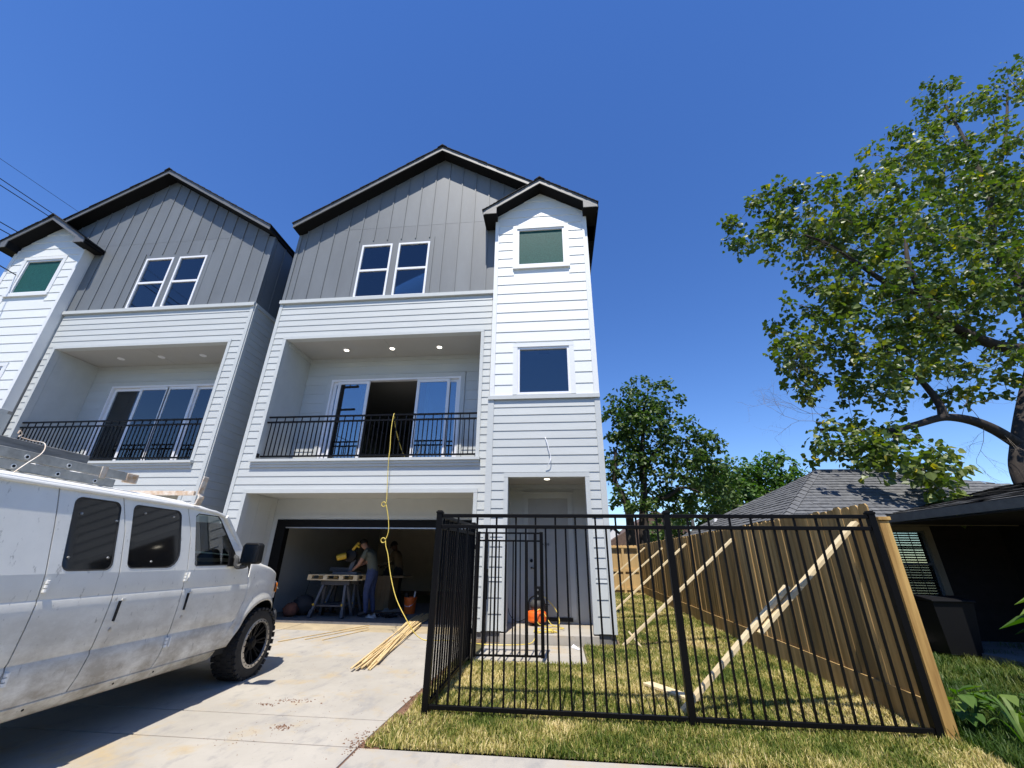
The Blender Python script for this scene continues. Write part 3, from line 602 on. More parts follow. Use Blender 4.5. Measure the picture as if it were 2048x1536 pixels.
for k in range(1, 9):
    x = ga+(gb-ga)*k/9; MB().box(x-0.0095, x+0.0095, gy(x)-0.0095, gy(x)+0.0095, gbm-0.013, gt if k % 2 == 0 else g2).build('picket', M['steel'], GT)
lb = MB().box(gb-0.11, gb-0.02, gy(gb)-0.035, gy(gb)+0.035, gz+0.80, gz+0.99).build('lock_box', M['black'], GT, bevel=0.004)
MB().lathe((gb-0.065, gy(gb)-0.035, gz+0.94), (0, -1, 0), [(0, 0.016), (0.01, 0.014)], 12).lathe((gb-0.065, gy(gb)-0.035, gz+0.86), (0, -1, 0), [(0, 0.016), (0.01, 0.014)], 12).build('keyhole', M['metal'], lb)
for z in (gz+0.35, gz+1.5): MB().lathe((ga-0.045, 6.91, z), (0, 0, 1), [(0, 0.018), (0.07, 0.018)], 10).build('hinge', M['black'], GT)
lp = tag(MB().box(-1.325, -1.262, 8.13, 8.19, zg(8.16)-0.02, gz+1.80).box(-1.262, -1.245, 8.14, 8.18, gz+0.7, gz+1.2).build('gate_post', M['steel'], None, bevel=0.004), 'black steel latch post standing against the corner of the house beside the walk', 'post')

# ------------------------------------------------------------------ wooden fences and their braces
M['plank'] = mat('weathered_fence_wood', (0.20, 0.125, 0.045), 0.8, spec=0.2, col2=(0.46, 0.31, 0.135), nscale=9, stretch=(1, 1, 0.05), objvar=0.28, bump=0.25, bscale=45)
M['postwood'] = mat('treated_post_wood', (0.26, 0.14, 0.035), 0.75, col2=(0.58, 0.37, 0.12), nscale=14, stretch=(1, 1, 0.05), bump=0.3, bscale=40)
M['newplank'] = mat('fresh_fence_wood', (0.45, 0.29, 0.115), 0.7, col2=(0.58, 0.40, 0.18), nscale=6, stretch=(1, 1, 0.07), objvar=0.06)
M['lumber'] = mat('fresh_lumber', (0.60, 0.47, 0.27), 0.65, col2=(0.72, 0.60, 0.38), nscale=3.0, objvar=0.06, bump=0.15, bscale=40)
WX = 3.318
WF = thing('wooden_fence', 'long brown wooden privacy fence running back beside the lawn, propped by braces', 'fence', (WX, 11.5, zg(11.5)))
y = 4.93; r = random.Random(11); k = 0
while y < 18.4:
    w = 0.139; zt = 0.612+0.0026*(y-4.9)+r.uniform(-0.012, 0.012); zb = zg(y)+0.02; xo = r.uniform(-0.009, 0.006); th = 0.017; c = 0.028
    if (k % 11) == 10: xo -= 0.014; 
    MB().prism([(WX+xo, y, zb), (WX+xo, y+w, zb), (WX+xo, y+w, zt-c), (WX+xo, y+w-c, zt), (WX+xo, y+c, zt), (WX+xo, y, zt-c)], (th, 0, 0)).build('plank', M['plank'], WF)
    y += w+r.uniform(0.002, 0.010); k += 1
y = 4.95
while y < 18.3:
    y2 = min(y+2.44, 18.3); MB().prism([(WX-0.030, y, zg(y)-0.02), (WX-0.030, y2-0.006, zg(y2)-0.02), (WX-0.030, y2-0.006, zg(y2)+0.27), (WX-0.030, y, zg(y)+0.27)], (0.022, 0, 0)).build('kickboard', M['plank'], WF); y = y2
for z in (-1.0, -0.3, 0.42): MB().beam((WX+0.038, 4.95, z), (WX+0.038, 18.3, z+0.15), 0.038, 0.085).build('rail', M['plank'], WF)
for y in (7.35, 9.8, 12.2, 14.7, 17.1): MB().box(WX+0.058, WX+0.146, y, y+0.088, zg(y)-0.1, 0.55).build('post', M['plank'], WF)
MB().box(WX+0.012, WX+0.108, 4.835, 4.928, zg(4.8)-0.1, 0.425).build('end_post', M['postwood'], WF, bevel=0.004)
MB().box(WX+0.005, WX+0.125, 4.82, 4.94, 0.428, 0.462).build('post_cap', M['postwood'], WF, bevel=0.004)
BF = thing('wooden_fence', 'fresh yellow wooden fence closing the far end of the side yard', 'fence', (2.3, 18.6, zg(18.6)))
x = 0.9
while x < 3.28:
    MB().prism([(x, 18.60, zg(18.6)+0.01), (x+0.138, 18.60, zg(18.6)+0.01), (x+0.138, 18.60, 0.60), (x+0.112, 18.60, 0.63), (x+0.026, 18.60, 0.63), (x, 18.60, 0.60)], (0, 0.017, 0)).build('plank', M['newplank'], BF); x += 0.141
for z in (0.42, -0.36, -1.02): MB().box(0.9, 3.27, 18.555, 18.598, z, z+0.09).build('rail', M['newplank'], BF)
MB().box(0.9, 3.27, 18.50, 18.60, 0.515, 0.555).build('rail', M['newplank'], BF)
MB().box(2.64, 2.73, 18.50, 18.59, zg(18.6), 0.5).build('post', M['newplank'], BF)
def brace(a, b, lab, w=0.038, h=0.088, up=(0, 1, 0)):
    return tag(MB().beam(a, b, w, h, up).build('wooden_brace', M['lumber'], None, bevel=0.003), lab, 'brace', 'lumber braces propping the wooden fence')
brace((2.05, 5.14, -0.66), (3.29, 5.14, 0.43), 'nearest brace, upper of two lapped boards, its top end cut square against the wooden fence', h=0.092)
brace((1.16, 5.185, zg(5.2)-0.02), (2.45, 5.185, -0.22), 'nearest brace, lower of two lapped boards, staked into the lawn behind the middle fence post', h=0.092)
brace((1.06, 8.30, zg(8.3)), (3.29, 8.62, 0.42), 'second brace from the street, rising from the grass beside the house corner')
brace((1.12, 11.4, zg(11.4)), (3.29, 11.68, 0.44), 'third brace from the street, orange toned, half hidden by the house corner')
brace((1.15, 14.1, zg(14.1)), (3.29, 14.25, 0.41), 'fourth brace from the street, crossing in front of the yellow back fence')
brace((1.2, 16.9, zg(16.9)), (3.29, 16.99, 0.50), 'farthest brace, thin and nailed near the top of the fence by its far corner')
def bit(nm, a, b, w, h, lab, cat, up=(0, 1, 0)): return tag(MB().beam(a, b, w, h, up).build(nm, M['lumber'], None, bevel=0.003), lab, cat)
bit('wooden_stake', (1.30, 5.26, zg(5.2)-0.05), (1.285, 5.27, zg(5.2)+0.20), 0.04, 0.05, 'short pale stake driven in at the foot of the nearest brace', 'stake')
bit('wooden_stake', (1.42, 8.25, zg(8.3)-0.05), (1.20, 8.36, zg(8.3)+0.22), 0.03, 0.06, 'short pale stake leaning at the foot of the second brace', 'stake')
bit('loose_board', (1.02, 5.98, zg(6.0)+0.055), (1.42, 5.44, zg(5.4)+0.05), 0.14, 0.025, 'loose orange toned board end lying in the grass beside the nearest brace', 'board', up=(0, 0, 1))
bit('wooden_stake', (3.30, 18.2, 0.04), (3.30, 18.3, 0.58), 0.03, 0.06, 'short pale batten nailed upright to the far end of the brown fence', 'batten', up=(1, 0, 0))

# ------------------------------------------------------------------ the white van
def paint():
    m = mat('dirty_white_van_paint', (0.78, 0.765, 0.70), 0.30, noise=0.04, nscale=5, coat=0.25)
    t = m.node_tree; L = t.links.new; b = t.nodes['Principled BSDF']; base = b.inputs['Base Color'].links[0].from_socket
    g = [n for n in t.nodes if n.type == 'NEW_GEOMETRY'][0]; sx = t.nodes.new('ShaderNodeSeparateXYZ'); L(g.outputs['Position'], sx.inputs[0])
    mr = t.nodes.new('ShaderNodeMapRange'); mr.inputs['From Min'].default_value = -0.15; mr.inputs['From Max'].default_value = -0.98; L(sx.outputs[2], mr.inputs['Value'])
    def nz(scale, det, stretch=(1, 1, 1)):
        mp = t.nodes.new('ShaderNodeMapping'); mp.inputs['Scale'].default_value = stretch; L(g.outputs['Position'], mp.inputs[0])
        n = t.nodes.new('ShaderNodeTexNoise'); n.inputs['Scale'].default_value = scale; n.inputs['Detail'].default_value = det; n.inputs['Roughness'].default_value = 0.7; L(mp.outputs[0], n.inputs[0]); return n.outputs['Fac']
    n1 = nz(3.5, 8, (1, 1, 1.8)); mu = t.nodes.new('ShaderNodeMath'); mu.operation = 'MULTIPLY'; L(mr.outputs[0], mu.inputs[0]); 
    r1 = t.nodes.new('ShaderNodeMapRange'); r1.inputs['From Min'].default_value = 0.30; r1.inputs['From Max'].default_value = 0.62; L(n1, r1.inputs[0]); L(r1.outputs[0], mu.inputs[1])
    m1 = t.nodes.new('ShaderNodeMix'); m1.data_type = 'RGBA'; m1.inputs['B'].default_value = (0.26, 0.215, 0.155, 1); L(base, m1.inputs['A'])
    sc = t.nodes.new('ShaderNodeMath'); sc.operation = 'MULTIPLY'; sc.inputs[1].default_value = 0.85; L(mu.outputs[0], sc.inputs[0]); L(sc.outputs[0], m1.inputs['Factor'])
    n2 = nz(16, 6, (1, 1.6, 0.6)); r2 = t.nodes.new('ShaderNodeMapRange'); r2.inputs['From Min'].default_value = 0.62; r2.inputs['From Max'].default_value = 0.68; L(n2, r2.inputs[0])
    m2 = t.nodes.new('ShaderNodeMix'); m2.data_type = 'RGBA'; m2.inputs['B'].default_value = (0.20, 0.18, 0.155, 1); L(m1.outputs['Result'], m2.inputs['A'])
    ms = t.nodes.new('ShaderNodeMath'); ms.operation = 'MULTIPLY'; ms.inputs[1].default_value = 0.55; L(r2.outputs[0], ms.inputs[0]); L(ms.outputs[0], m2.inputs['Factor'])
    L(m2.outputs['Result'], b.inputs['Base Color']); ro = t.nodes.new('ShaderNodeMapRange'); ro.inputs['To Min'].default_value = 0.28; ro.inputs['To Max'].default_value = 0.75; L(mu.outputs[0], ro.inputs[0]); L(ro.outputs[0], b.inputs['Roughness'])
    return m
M['van'] = paint()
M['vanroof'] = mat('white_van_roof_paint', (0.78, 0.78, 0.75), 0.35, noise=0.05, nscale=8)
M['tint'] = mat('blacked_out_glass', (0.006, 0.0065, 0.008), 0.05, spec=0.45, noise=0.5, nscale=60)
M['rubber'] = mat('black_rubber', (0.012, 0.012, 0.012), 0.7, noise=0.2, nscale=40)
M['tyre'] = mat('tyre_rubber', (0.020, 0.0195, 0.019), 0.8, noise=0.4, nscale=18, bump=0.2)
M['alloy'] = mat('machined_rim', (0.50, 0.48, 0.45), 0.38, metal=0.85, noise=0.12, nscale=30)
M['greyplastic'] = mat('grey_bumper_plastic', (0.055, 0.055, 0.055), 0.6, noise=0.15, nscale=12)
M['amber'] = mat('amber_lens', (0.65, 0.18, 0.01), 0.15, spec=0.8)
M['lens'] = mat('clear_lamp_lens', (0.55, 0.55, 0.55), 0.1, spec=0.8)
M['cabin'] = mat('dark_cabin_trim', (0.025, 0.026, 0.026), 0.7)
M['cabinglass'] = glassmat('cabin_glass', (0.60, 0.72, 0.66), 0.07)
M['oldmetal'] = mat('weathered_ladder_rail', (0.40, 0.39, 0.35), 0.6, metal=0.15, noise=0.25, nscale=9, bump=0.2)
M['greywood'] = mat('grey_weathered_board', (0.24, 0.23, 0.21), 0.85, noise=0.3, nscale=6, stretch=(6, 0.5, 6), bump=0.4, bscale=30)
M['rackpaint'] = mat('rusty_white_rack_paint', (0.70, 0.68, 0.62), 0.5, col2=(0.45, 0.27, 0.13), nscale=14)
VA = Vector((-0.0599, 0.9982, 0)); VN = Vector((0.9982, 0.0599, 0)); VO = Vector((-3.452, 0, 0))-VA*0.2068
def vp(u, off, z): p = VO+VA*u+VN*off; return (p.x, p.y, z)
INS = [(-1.05, 0.10), (-1.0, 0.055), (-0.94, 0.022), (-0.85, 0.004), (-0.71, 0.0), (-0.69, 0.012), (-0.67, 0.004), (-0.50, -0.004), (-0.31, -0.002), (-0.295, 0.008), (-0.28, 0.004), (-0.13, 0.014), (0.44, 0.115), (0.50, 0.135)]
def ins(u, z):
    r = INS[-1][1] if z >= INS[-1][0] else INS[0][1]
    for (a, p), (b, q) in zip(INS, INS[1:]):
        if a <= z <= b: r = p+(q-p)*(z-a)/(b-a); break
    if u > 5.75: r += 0.42*((u-5.75)/0.85)**2.6
    return r
def sp(u, z, d=0.0): return vp(u, -ins(u, z)+d, z)
ZR = [-0.945, -0.90, -0.85, -0.78, -0.715, -0.69, -0.665, -0.58, -0.48, -0.40, -0.315, -0.297, -0.28, -0.20, -0.13]
def lerp(tab, z):
    for (a, p), (b, q) in zip(tab, tab[1:]):
        if a <= z <= b: return p+(q-p)*(z-a)/(b-a)
    return tab[0][1] if z < tab[0][0] else tab[-1][1]
S1 = [(-0.95, 3.05), (-0.70, 3.10), (-0.30, 3.12), (-0.13, 3.115), (0.2, 3.09), (0.465, 3.06)]
S2 = [(-0.95, 3.61), (-0.70, 3.67), (-0.30, 3.695), (-0.13, 3.695), (0.2, 3.67), (0.465, 3.60)]
S3 = [(-0.95, 4.36), (-0.70, 4.43), (-0.30, 4.44), (-0.13, 4.445), (0.2, 4.43), (0.465, 4.345)]
S4 = [(-0.95, 5.16), (-0.80, 5.28), (-0.66, 5.40), (-0.45, 5.47), (-0.30, 5.475), (-0.10, 5.43), (-0.02, 5.36), (0.465, 4.92)]
S0 = [(-0.95, 0.95), (0.465, 0.95)]
def rounded(u0, u1, z0, z1, r, sl0=0.0, sl1=0.0, rs=None):
    """rounded window outline in (u,z); sl0/sl1 lean the rear and front edges"""
    rs = rs or (r, r, r, r); out = []
    for (cu, cz, a0), q in zip(((u0, z0, 180), (u1, z0, 270), (u1, z1, 0), (u0, z1, 90)), rs):
        for k in range(6):
            a = math.radians(a0+18*k); x = cu+(q if cu == u0 else -q)+math.cos(a)*q; z = cz+(q if cz == z0 else -q)+math.sin(a)*q
            t = (z-z0)/(z1-z0); x += (sl0 if cu == u0 else sl1)*t; out.append((x, z))
    return out
W1 = rounded(3.21, 3.62, -0.115, 0.425, 0.06, -0.02, -0.03); W2 = rounded(3.755, 4.34, -0.105, 0.425, 0.06, -0.045, -0.075, (0.05, 0.16, 0.06, 0.05))
W3 = [(4.555, -0.095), (5.24, -0.09), (5.255, -0.07), (4.86, 0.385), (4.81, 0.425), (4.50, 0.425), (4.465, 0.395), (4.535, -0.075)]
VAN = thing('white_van', 'dented dirty white cargo van with roof ladders parked at the left on the driveway', 'van', (VO+VA*3.7-VN*1.0+Vector((0, 0, -1.365)))[:])
def both(mb_fn, name, m, **k):
    return mb_fn(1).build(name, m, VAN, **k)
def side_panel(La, Lb, win, name, zt=0.465, flip=0, sd=1, zlow=-0.945):
    """door or body panel between two seams, its window cut out; sd=-1 builds the far side of the van"""
    b = MB(); g = 0.005; nc = 5
    P = (lambda u, z, d=0.0: sp(u, z, d)) if sd == 1 else (lambda u, z, d=0.0: vp(u, -2.0+ins(u, z)-d, z))
    rows_ = [z for z in ZR if z >= zlow-1e-6]
    vs = []
    for z in rows_:
        a, c = lerp(La, z)+g, lerp(Lb, z)-g
        for k in range(nc+1): vs.append(P(a+(c-a)*k/nc, z))
    fs = [(i*(nc+1)+k, i*(nc+1)+k+1, (i+1)*(nc+1)+k+1, (i+1)*(nc+1)+k) for i in range(len(rows_)-1) for k in range(nc)]
    b.add(vs, fs)
    zz = [-0.13, -0.02, 0.1, 0.2, 0.33, zt]
    loop = [(lerp(La, z)+g, z) for z in zz[::-1]]+[(lerp(La, -0.13)+g+(lerp(Lb, -0.13)-lerp(La, -0.13)-2*g)*k/nc, -0.13) for k in range(1, nc)]+[(lerp(Lb, z)-g, z) for z in zz]
    loops = [loop]+([win] if win else [])
    flat = [p for l in loops for p in l]
    tri = tessellate_polygon([[Vector((p[0], p[1], 0)) for p in l] for l in loops])
    b.add([P(u, z) for u, z in flat], [tuple(t) for t in tri])
    me_ = b.build(name, M['van'], VAN, smooth=True)
    w = me_.modifiers.new('weld', 'WELD'); w.merge_threshold = 0.0008
    m = me_.modifiers.new('thick', 'SOLIDIFY'); m.thickness = 0.012; m.offset = -1
    e = me_.modifiers.new('split', 'EDGE_SPLIT'); e.split_angle = math.radians(32)
    return me_
def wpane(win, m, par, name='window', d=-0.008, sd=1):
    P = (lambda u, z, d=0.0: sp(u, z, d)) if sd == 1 else (lambda u, z, d=0.0: vp(u, -2.0+ins(u, z)-d, z))
    cu = sum(p[0] for p in win)/len(win); cz = sum(p[1] for p in win)/len(win)
    gl = MB().add([P(u, z, d) for u, z in win], [tuple(range(len(win)))]).build(name, m, par, fix=False)
    s = MB(); n = len(win); q = [(cu+(u-cu)*0.955, cz+(z-cz)*0.965) for u, z in win]
    s.add([P(u, z, 0.002) for u, z in win]+[P(u, z, d+0.002) for u, z in q], [(i, (i+1) % n, n+(i+1) % n, n+i) for i in range(n)])
    s.build('window_seal', M['rubber'], par); return gl
rear = side_panel(S0, S1, None, 'rear_panel'); da = side_panel(S1, S2, W1, 'side_door'); db = side_panel(S2, S3, W2, 'side_door'); fd_ = side_panel(S3, S4, W3, 'front_door')
wpane(W1, M['tint'], da); wpane(W2, M['tint'], db); wpane(W3, M['cabinglass'], fd_)
for u, z in ((3.27, 0.30), (3.58, 0.27), (3.25, -0.02), (3.57, -0.02)): MB().lathe(sp(u, z, -0.008), VN, [(0, 0.011), (0.008, 0.008)], 8).build('window_bolt', M['metal'], da)
for u, z in ((3.85, 0.36), (4.18, 0.36), (4.0, -0.05)): MB().lathe(sp(u, z, -0.008), VN, [(0, 0.011), (0.008, 0.008)], 8).build('window_bolt', M['metal'], db)
for par, L, zs2 in ((da, S1, (-0.21, -0.76)), (db, S3, (-0.19, -0.75))):
    for z in zs2:
        u = lerp(L, z); h = MB()
        for k in (-1, 0, 1): h.lathe(vp(u+(0.02 if par is da else -0.01), -ins(u, z)+0.012, z+k*0.028-0.011), (0, 0, 1), [(0, 0.013), (0.022, 0.013)], 8)
        h.beam(vp(u+0.03, -ins(u, z)+0.006, z-0.04), vp(u+0.03, -ins(u, z)+0.006, z+0.04), 0.012, 0.03, VN); h.build('hinge', M['vanroof'], par)
for par, u, z in ((db, 3.765, -0.425), (fd_, 4.515, -0.415)):
    h = MB(); h.beam(vp(u, 0.004, z-0.075), vp(u+0.005, 0.004, z+0.075), 0.012, 0.035, VN); ho = h.build('handle', M['black'], par, bevel=0.004)
    MB().beam(vp(u+0.055, 0.003, z+0.085), vp(u+0.02, 0.003, z+0.085), 0.014, 0.02, VN).beam(vp(u+0.05, 0.002, z-0.09), vp(u+0.015, 0.002, z-0.08), 0.010, 0.014, VN).build('handle_cup', M['van'], ho)
    MB().lathe(vp(u+0.005, 0.0, z-0.135), VN, [(0, 0.016), (0.005, 0.014), (0.006, 0.006)], 12).build('lock', M['metal'], par)
# fender with its wheel arch, nose and bonnet
UC, ZC, RA = 5.88, -0.985, 0.475
def hoodz(u): return lerp([(5.36, -0.025), (5.6, -0.06), (5.9, -0.125), (6.15, -0.20), (6.3, -0.275), (6.42, -0.36), (6.6, -0.5)], u)
b = MB(); us = [5.16+0.0367*k for k in range(34)]; us = [u for u in us if u <= 6.37]; vs = []; fs = []; NR = 14
for u in us:
    dz = RA*RA-(u-UC)**2; bot = ZC+math.sqrt(dz) if dz > 0 else -0.945
    bot = max(bot, -0.66 if u > UC else -0.945) if u > UC else max(bot, -0.945)
    top = min(hoodz(u), lerp([(5.16, -0.95), (5.28, -0.80), (5.40, -0.66), (5.47, -0.45), (5.48, 0.0)], u)-0.0) if u < 5.475 else hoodz(u)
    top = max(top, bot+0.001)
    for k in range(NR+1):
        z = bot+(top-bot)*k/NR; fl = 0.035*math.exp(-((math.hypot(u-UC, z-ZC)-RA)/0.07)**2) if u > 5.45 else 0.0
        vs.append(sp(u, z, fl))
n = len(us)
b.add(vs, [(i*(NR+1)+k, (i+1)*(NR+1)+k, (i+1)*(NR+1)+k+1, i*(NR+1)+k+1) for i in range(n-1) for k in range(NR)])
fe = b.build('front_fender', M['van'], VAN, smooth=True); fe.modifiers.new('thick', 'SOLIDIFY').thickness = 0.01
MB().lathe(vp(6.20, -0.06, -0.37), VN, [(0, 0.012), (0.006, 0.01)], 8).build('badge_hole', M['greyplastic'], fe)
# bonnet and front face
b = MB(); uu = [5.36, 5.6, 5.9, 6.15, 6.3, 6.42, 6.50]; oo = [0, 0.04, 0.15, 0.45, 1.0, 1.55, 1.85, 1.96, 2.0]; vs = []
for u in uu:
    z = hoodz(u); w0 = ins(min(u, 6.36), z)
    for o in oo:
        f = o/2.0; off = -w0-(2.0-2*w0)*f; cr = 0.075*math.sin(math.pi*f)**0.6
        vs.append(vp(u+0.10*math.sin(math.pi*f)*(1 if u > 6.2 else 0), off, z+cr))
m_ = len(oo); b.add(vs, [(i*m_+k, i*m_+k+1, (i+1)*m_+k+1, (i+1)*m_+k) for i in range(len(uu)-1) for k in range(m_-1)])
b.build('bonnet', M['vanroof'], VAN, smooth=True)
b = MB(); vs = []
for z in (-0.70, -0.50, -0.40, -0.33):
    for o in oo: vs.append(vp(6.44+0.10*math.sin(math.pi*o/2.0)+(-0.06 if o in (0, 2.0) else 0), -0.26-(2.0-0.52)*o/2.0, z))
b.add(vs, [(i*m_+k, i*m_+k+1, (i+1)*m_+k+1, (i+1)*m_+k) for i in range(3) for k in range(m_-1)]); b.build('grille', M['greyplastic'], VAN, smooth=True)
b = MB(); vs = []; pr = [(6.20, 0.02), (6.32, -0.03), (6.46, -0.14), (6.58, -0.34), (6.64, -0.8), (6.64, -1.2), (6.58, -1.66), (6.46, -1.86), (6.32, -1.97), (6.20, -2.02)]
for z, k in ((-0.97, -0.05), (-0.93, 0), (-0.72, 0.01), (-0.655, -0.03)):
    for u, o in pr: vs.append(vp(u+k, o, z))
m_ = len(pr); b.add(vs, [(i*m_+k, i*m_+k+1, (i+1)*m_+k+1, (i+1)*m_+k) for i in range(3) for k in range(m_-1)]); bo = b.build('bumper', M['greyplastic'], VAN, smooth=True); bo.modifiers.new('thick', 'SOLIDIFY').thickness = 0.03
for s in (0, 1):
    o0 = (lambda o: o) if s == 0 else (lambda o: -2.0-o)
    hl = MB().prism([vp(6.33, o0(-0.155), -0.31), vp(6.47, o0(-0.30), -0.33), vp(6.47, o0(-0.30), -0.52), vp(6.33, o0(-0.155), -0.52)], tuple(VA*0.05)).build('headlight', M['lens'], VAN)
    MB().prism([vp(6.25, o0(-0.085), -0.325), vp(6.345, o0(-0.155), -0.325), vp(6.345, o0(-0.155), -0.44), vp(6.25, o0(-0.085), -0.44)], tuple(VN*(0.02 if s == 0 else -0.02))).build('marker_lens', M['amber'], hl)
# rocker, floor, far side, roof, pillars, glass
def strip_(zs_, u0_, u1_, name, m, d=0.0, nn=6):
    b = MB(); vs = [sp(u0_+(u1_-u0_)*k/nn, z, d) for z in zs_ for k in range(nn+1)]
    b.add(vs, [(i*(nn+1)+k, i*(nn+1)+k+1, (i+1)*(nn+1)+k+1, (i+1)*(nn+1)+k) for i in range(len(zs_)-1) for k in range(nn)]); return b.build(name, m, VAN, smooth=True)
rk = strip_([-1.04, -1.02, -0.985, -0.96, -0.952], 1.0, 5.20, 'rocker_panel', M['van'], 0.008); rk.modifiers.new('thick', 'SOLIDIFY').thickness = 0.03
for u in (3.35, 4.02, 4.42): MB().lathe(sp(u, -0.985, 0.008), VN, [(0, 0.009), (0.004, 0.008)], 8).build('drain_hole', M['black'], rk)
b = MB(); b.prism([vp(1.0, -0.10, -1.03), vp(6.3, -0.12, -1.03), vp(6.3, -1.88, -1.03), vp(1.0, -1.90, -1.03)], (0, 0, 0.1)); b.build('floor_pan', M['cabin'], VAN)
b = MB(); b.prism([vp(3.02, -0.03, -0.93), vp(4.40, -0.03, -0.93), vp(4.40, -1.97, -0.93), vp(3.02, -1.97, -0.93)], (0, 0, 0.03))
for L, za, zb in ((S1, -0.94, 0.46), (S2, -0.94, 0.46), (S3, -0.94, 0.46)):
    for k in range(8):
        z0, z1 = za+(zb-za)*k/8, za+(zb-za)*(k+1)/8
        b.add([sp(lerp(L, z0)-0.05, z0, -0.016), sp(lerp(L, z0)+0.05, z0, -0.016), sp(lerp(L, z1)+0.05, z1, -0.016), sp(lerp(L, z1)-0.05, z1, -0.016)], [(0, 1, 2, 3)])
b.build('door_jamb', M['black'], VAN)
side_panel(S0, S1, None, 'rear_panel', sd=-1); side_panel(S1, S3, None, 'side_panel', sd=-1); lf = side_panel(S3, S4, W3, 'front_door', sd=-1); wpane(W3, M['cabinglass'], lf, sd=-1)
b = MB(); fz_ = [vp(5.16, -1.98, -0.95), vp(6.3, -1.90, -0.6), vp(6.3, -1.88, -0.28), vp(5.4, -1.97, -0.05)]; b.prism(fz_, tuple(VN*0.03)); b.build('front_fender', M['van'], VAN)
b = MB(); uu = [0.95, 1.0, 2.0, 3.0, 4.0, 4.55, 4.80, 4.97, 5.02]; vs = []; oo = [0, 0.015, 0.06, 0.2, 0.6, 1.0, 1.4, 1.8, 1.94, 1.985, 2.0]
for u in uu:
    dz = lerp([(0.95, -0.02), (1.0, 0), (4.3, 0.0), (4.6, -0.012), (4.80, -0.04), (4.97, -0.09), (5.02, -0.11)], u)
    for o in oo:
        f = o/2.0; t = min(o, 2.0-o); h = 0.10*(1-math.exp(-t*4.2))+(0.03 if t >= 0.015 else 0.0)
        vs.append(vp(u, -0.112-(2.0-0.224)*f, 0.468+dz+h))
m_ = len(oo); b.add(vs, [(i*m_+k, i*m_+k+1, (i+1)*m_+k+1, (i+1)*m_+k) for i in range(len(uu)-1) for k in range(m_-1)])
rf_ = b.build('roof', M['vanroof'], VAN, smooth=True); rf_.modifiers.new('thick', 'SOLIDIFY').thickness = 0.012
MB().tube([sp(u, lerp([(0.9, 0.475), (4.4, 0.478), (4.75, 0.462), (4.95, 0.42)], u), 0.012) for u in (1.0, 2.0, 3.0, 4.0, 4.4, 4.6, 4.75, 4.86, 4.95)], 0.016, 8).build('drip_rail', M['vanroof'], rf_, smooth=True)
MB().add([vp(4.98, -0.17, 0.36), vp(5.40, -0.10, -0.02), vp(5.46, -1.0, -0.01), vp(5.40, -1.9, -0.02), vp(4.98, -1.83, 0.36), vp(5.03, -1.0, 0.40)], [(0, 1, 2, 5), (5, 2, 3, 4)]).build('windscreen', M['cabinglass'], VAN, fix=False)
for o in (-0.125, -1.875): MB().beam(vp(4.90, o+(0.02 if o > -1 else -0.02), 0.43), vp(5.40, o+(0.045 if o > -1 else -0.045), -0.03), 0.05, 0.07, VN).build('windscreen_pillar', M['van'], VAN, bevel=0.012)
# cabin
MB().prism([vp(5.0, -0.12, -0.20), vp(5.42, -0.12, -0.06), vp(5.42, -1.88, -0.06), vp(5.0, -1.88, -0.20)], (0, 0, -0.5)).build('dashboard', M['cabin'], VAN)
for o in (-0.35, -1.25):
    st = MB().beam(vp(4.40, o-0.2, -0.50), vp(4.47, o-0.2, 0.12), 0.50, 0.14, VA).build('seat', M['cabin'], VAN, bevel=0.04)
    MB().beam(vp(4.48, o-0.2, 0.13), vp(4.50, o-0.2, 0.32), 0.26, 0.09, VA).build('headrest', M['cabin'], st, bevel=0.03)
    MB().beam(vp(4.45, o-0.2, -0.52), vp(4.95, o-0.2, -0.48), 0.50, 0.16).build('cushion', M['cabin'], st, bevel=0.04)
wh = []
for k in range(17):
    a = 2*math.pi*k/16; wh.append(vp(4.93-0.10*math.sin(a), -1.45+0.19*math.cos(a), 0.02+0.17*math.sin(a)))
MB().tube(wh, 0.016, 6, cap=False).beam(vp(4.93, -1.45, 0.02), vp(5.15, -1.45, -0.12), 0.05, 0.05).beam(vp(4.93, -1.26, 0.02), vp(4.93, -1.64, 0.02), 0.04, 0.03).build('steering_wheel', M['cabin'], VAN, smooth=True)
MB().prism([vp(4.36, -0.16, -0.9), vp(4.36, -1.84, -0.9), vp(4.36, -1.84, 0.46), vp(4.36, -0.16, 0.46)], tuple(VA*-0.02)).build('bulkhead', M['cabin'], VAN)
# door mirror
mh = MB().prism([vp(5.045, 0.10, -0.075), vp(5.045, 0.30, -0.075), vp(5.045, 0.315, -0.05), vp(5.045, 0.31, 0.13), vp(5.045, 0.28, 0.155), vp(5.045, 0.13, 0.155), vp(5.045, 0.10, 0.12)], tuple(VA*0.10)).build('door_mirror', M['black'], VAN, bevel=0.02)
MB().prism([vp(5.041, 0.115, -0.055), vp(5.041, 0.29, -0.055), vp(5.041, 0.295, 0.125), vp(5.041, 0.13, 0.135)], tuple(VA*0.003)).build('mirror_glass', mat('dark_reflection_mirror', (0.10, 0.10, 0.105), 0.18, metal=1.0), mh)  # mirror colour darkened to stand in for a reflection of dark surroundings
MB().tube(smoothpts([vp(5.12, -0.02, 0.0), vp(5.10, 0.03, -0.02), vp(5.09, 0.05, -0.09), vp(5.10, 0.09, -0.105), vp(5.10, 0.16, -0.09)]), 0.028, 8).build('mirror_arm', M['greyplastic'], mh, smooth=True)
MB().prism([vp(5.22, -0.018, -0.10), vp(5.02, -0.005, -0.10), vp(5.02, -0.03, 0.10)], tuple(VN*0.02)).build('mirror_base', M['black'], mh)
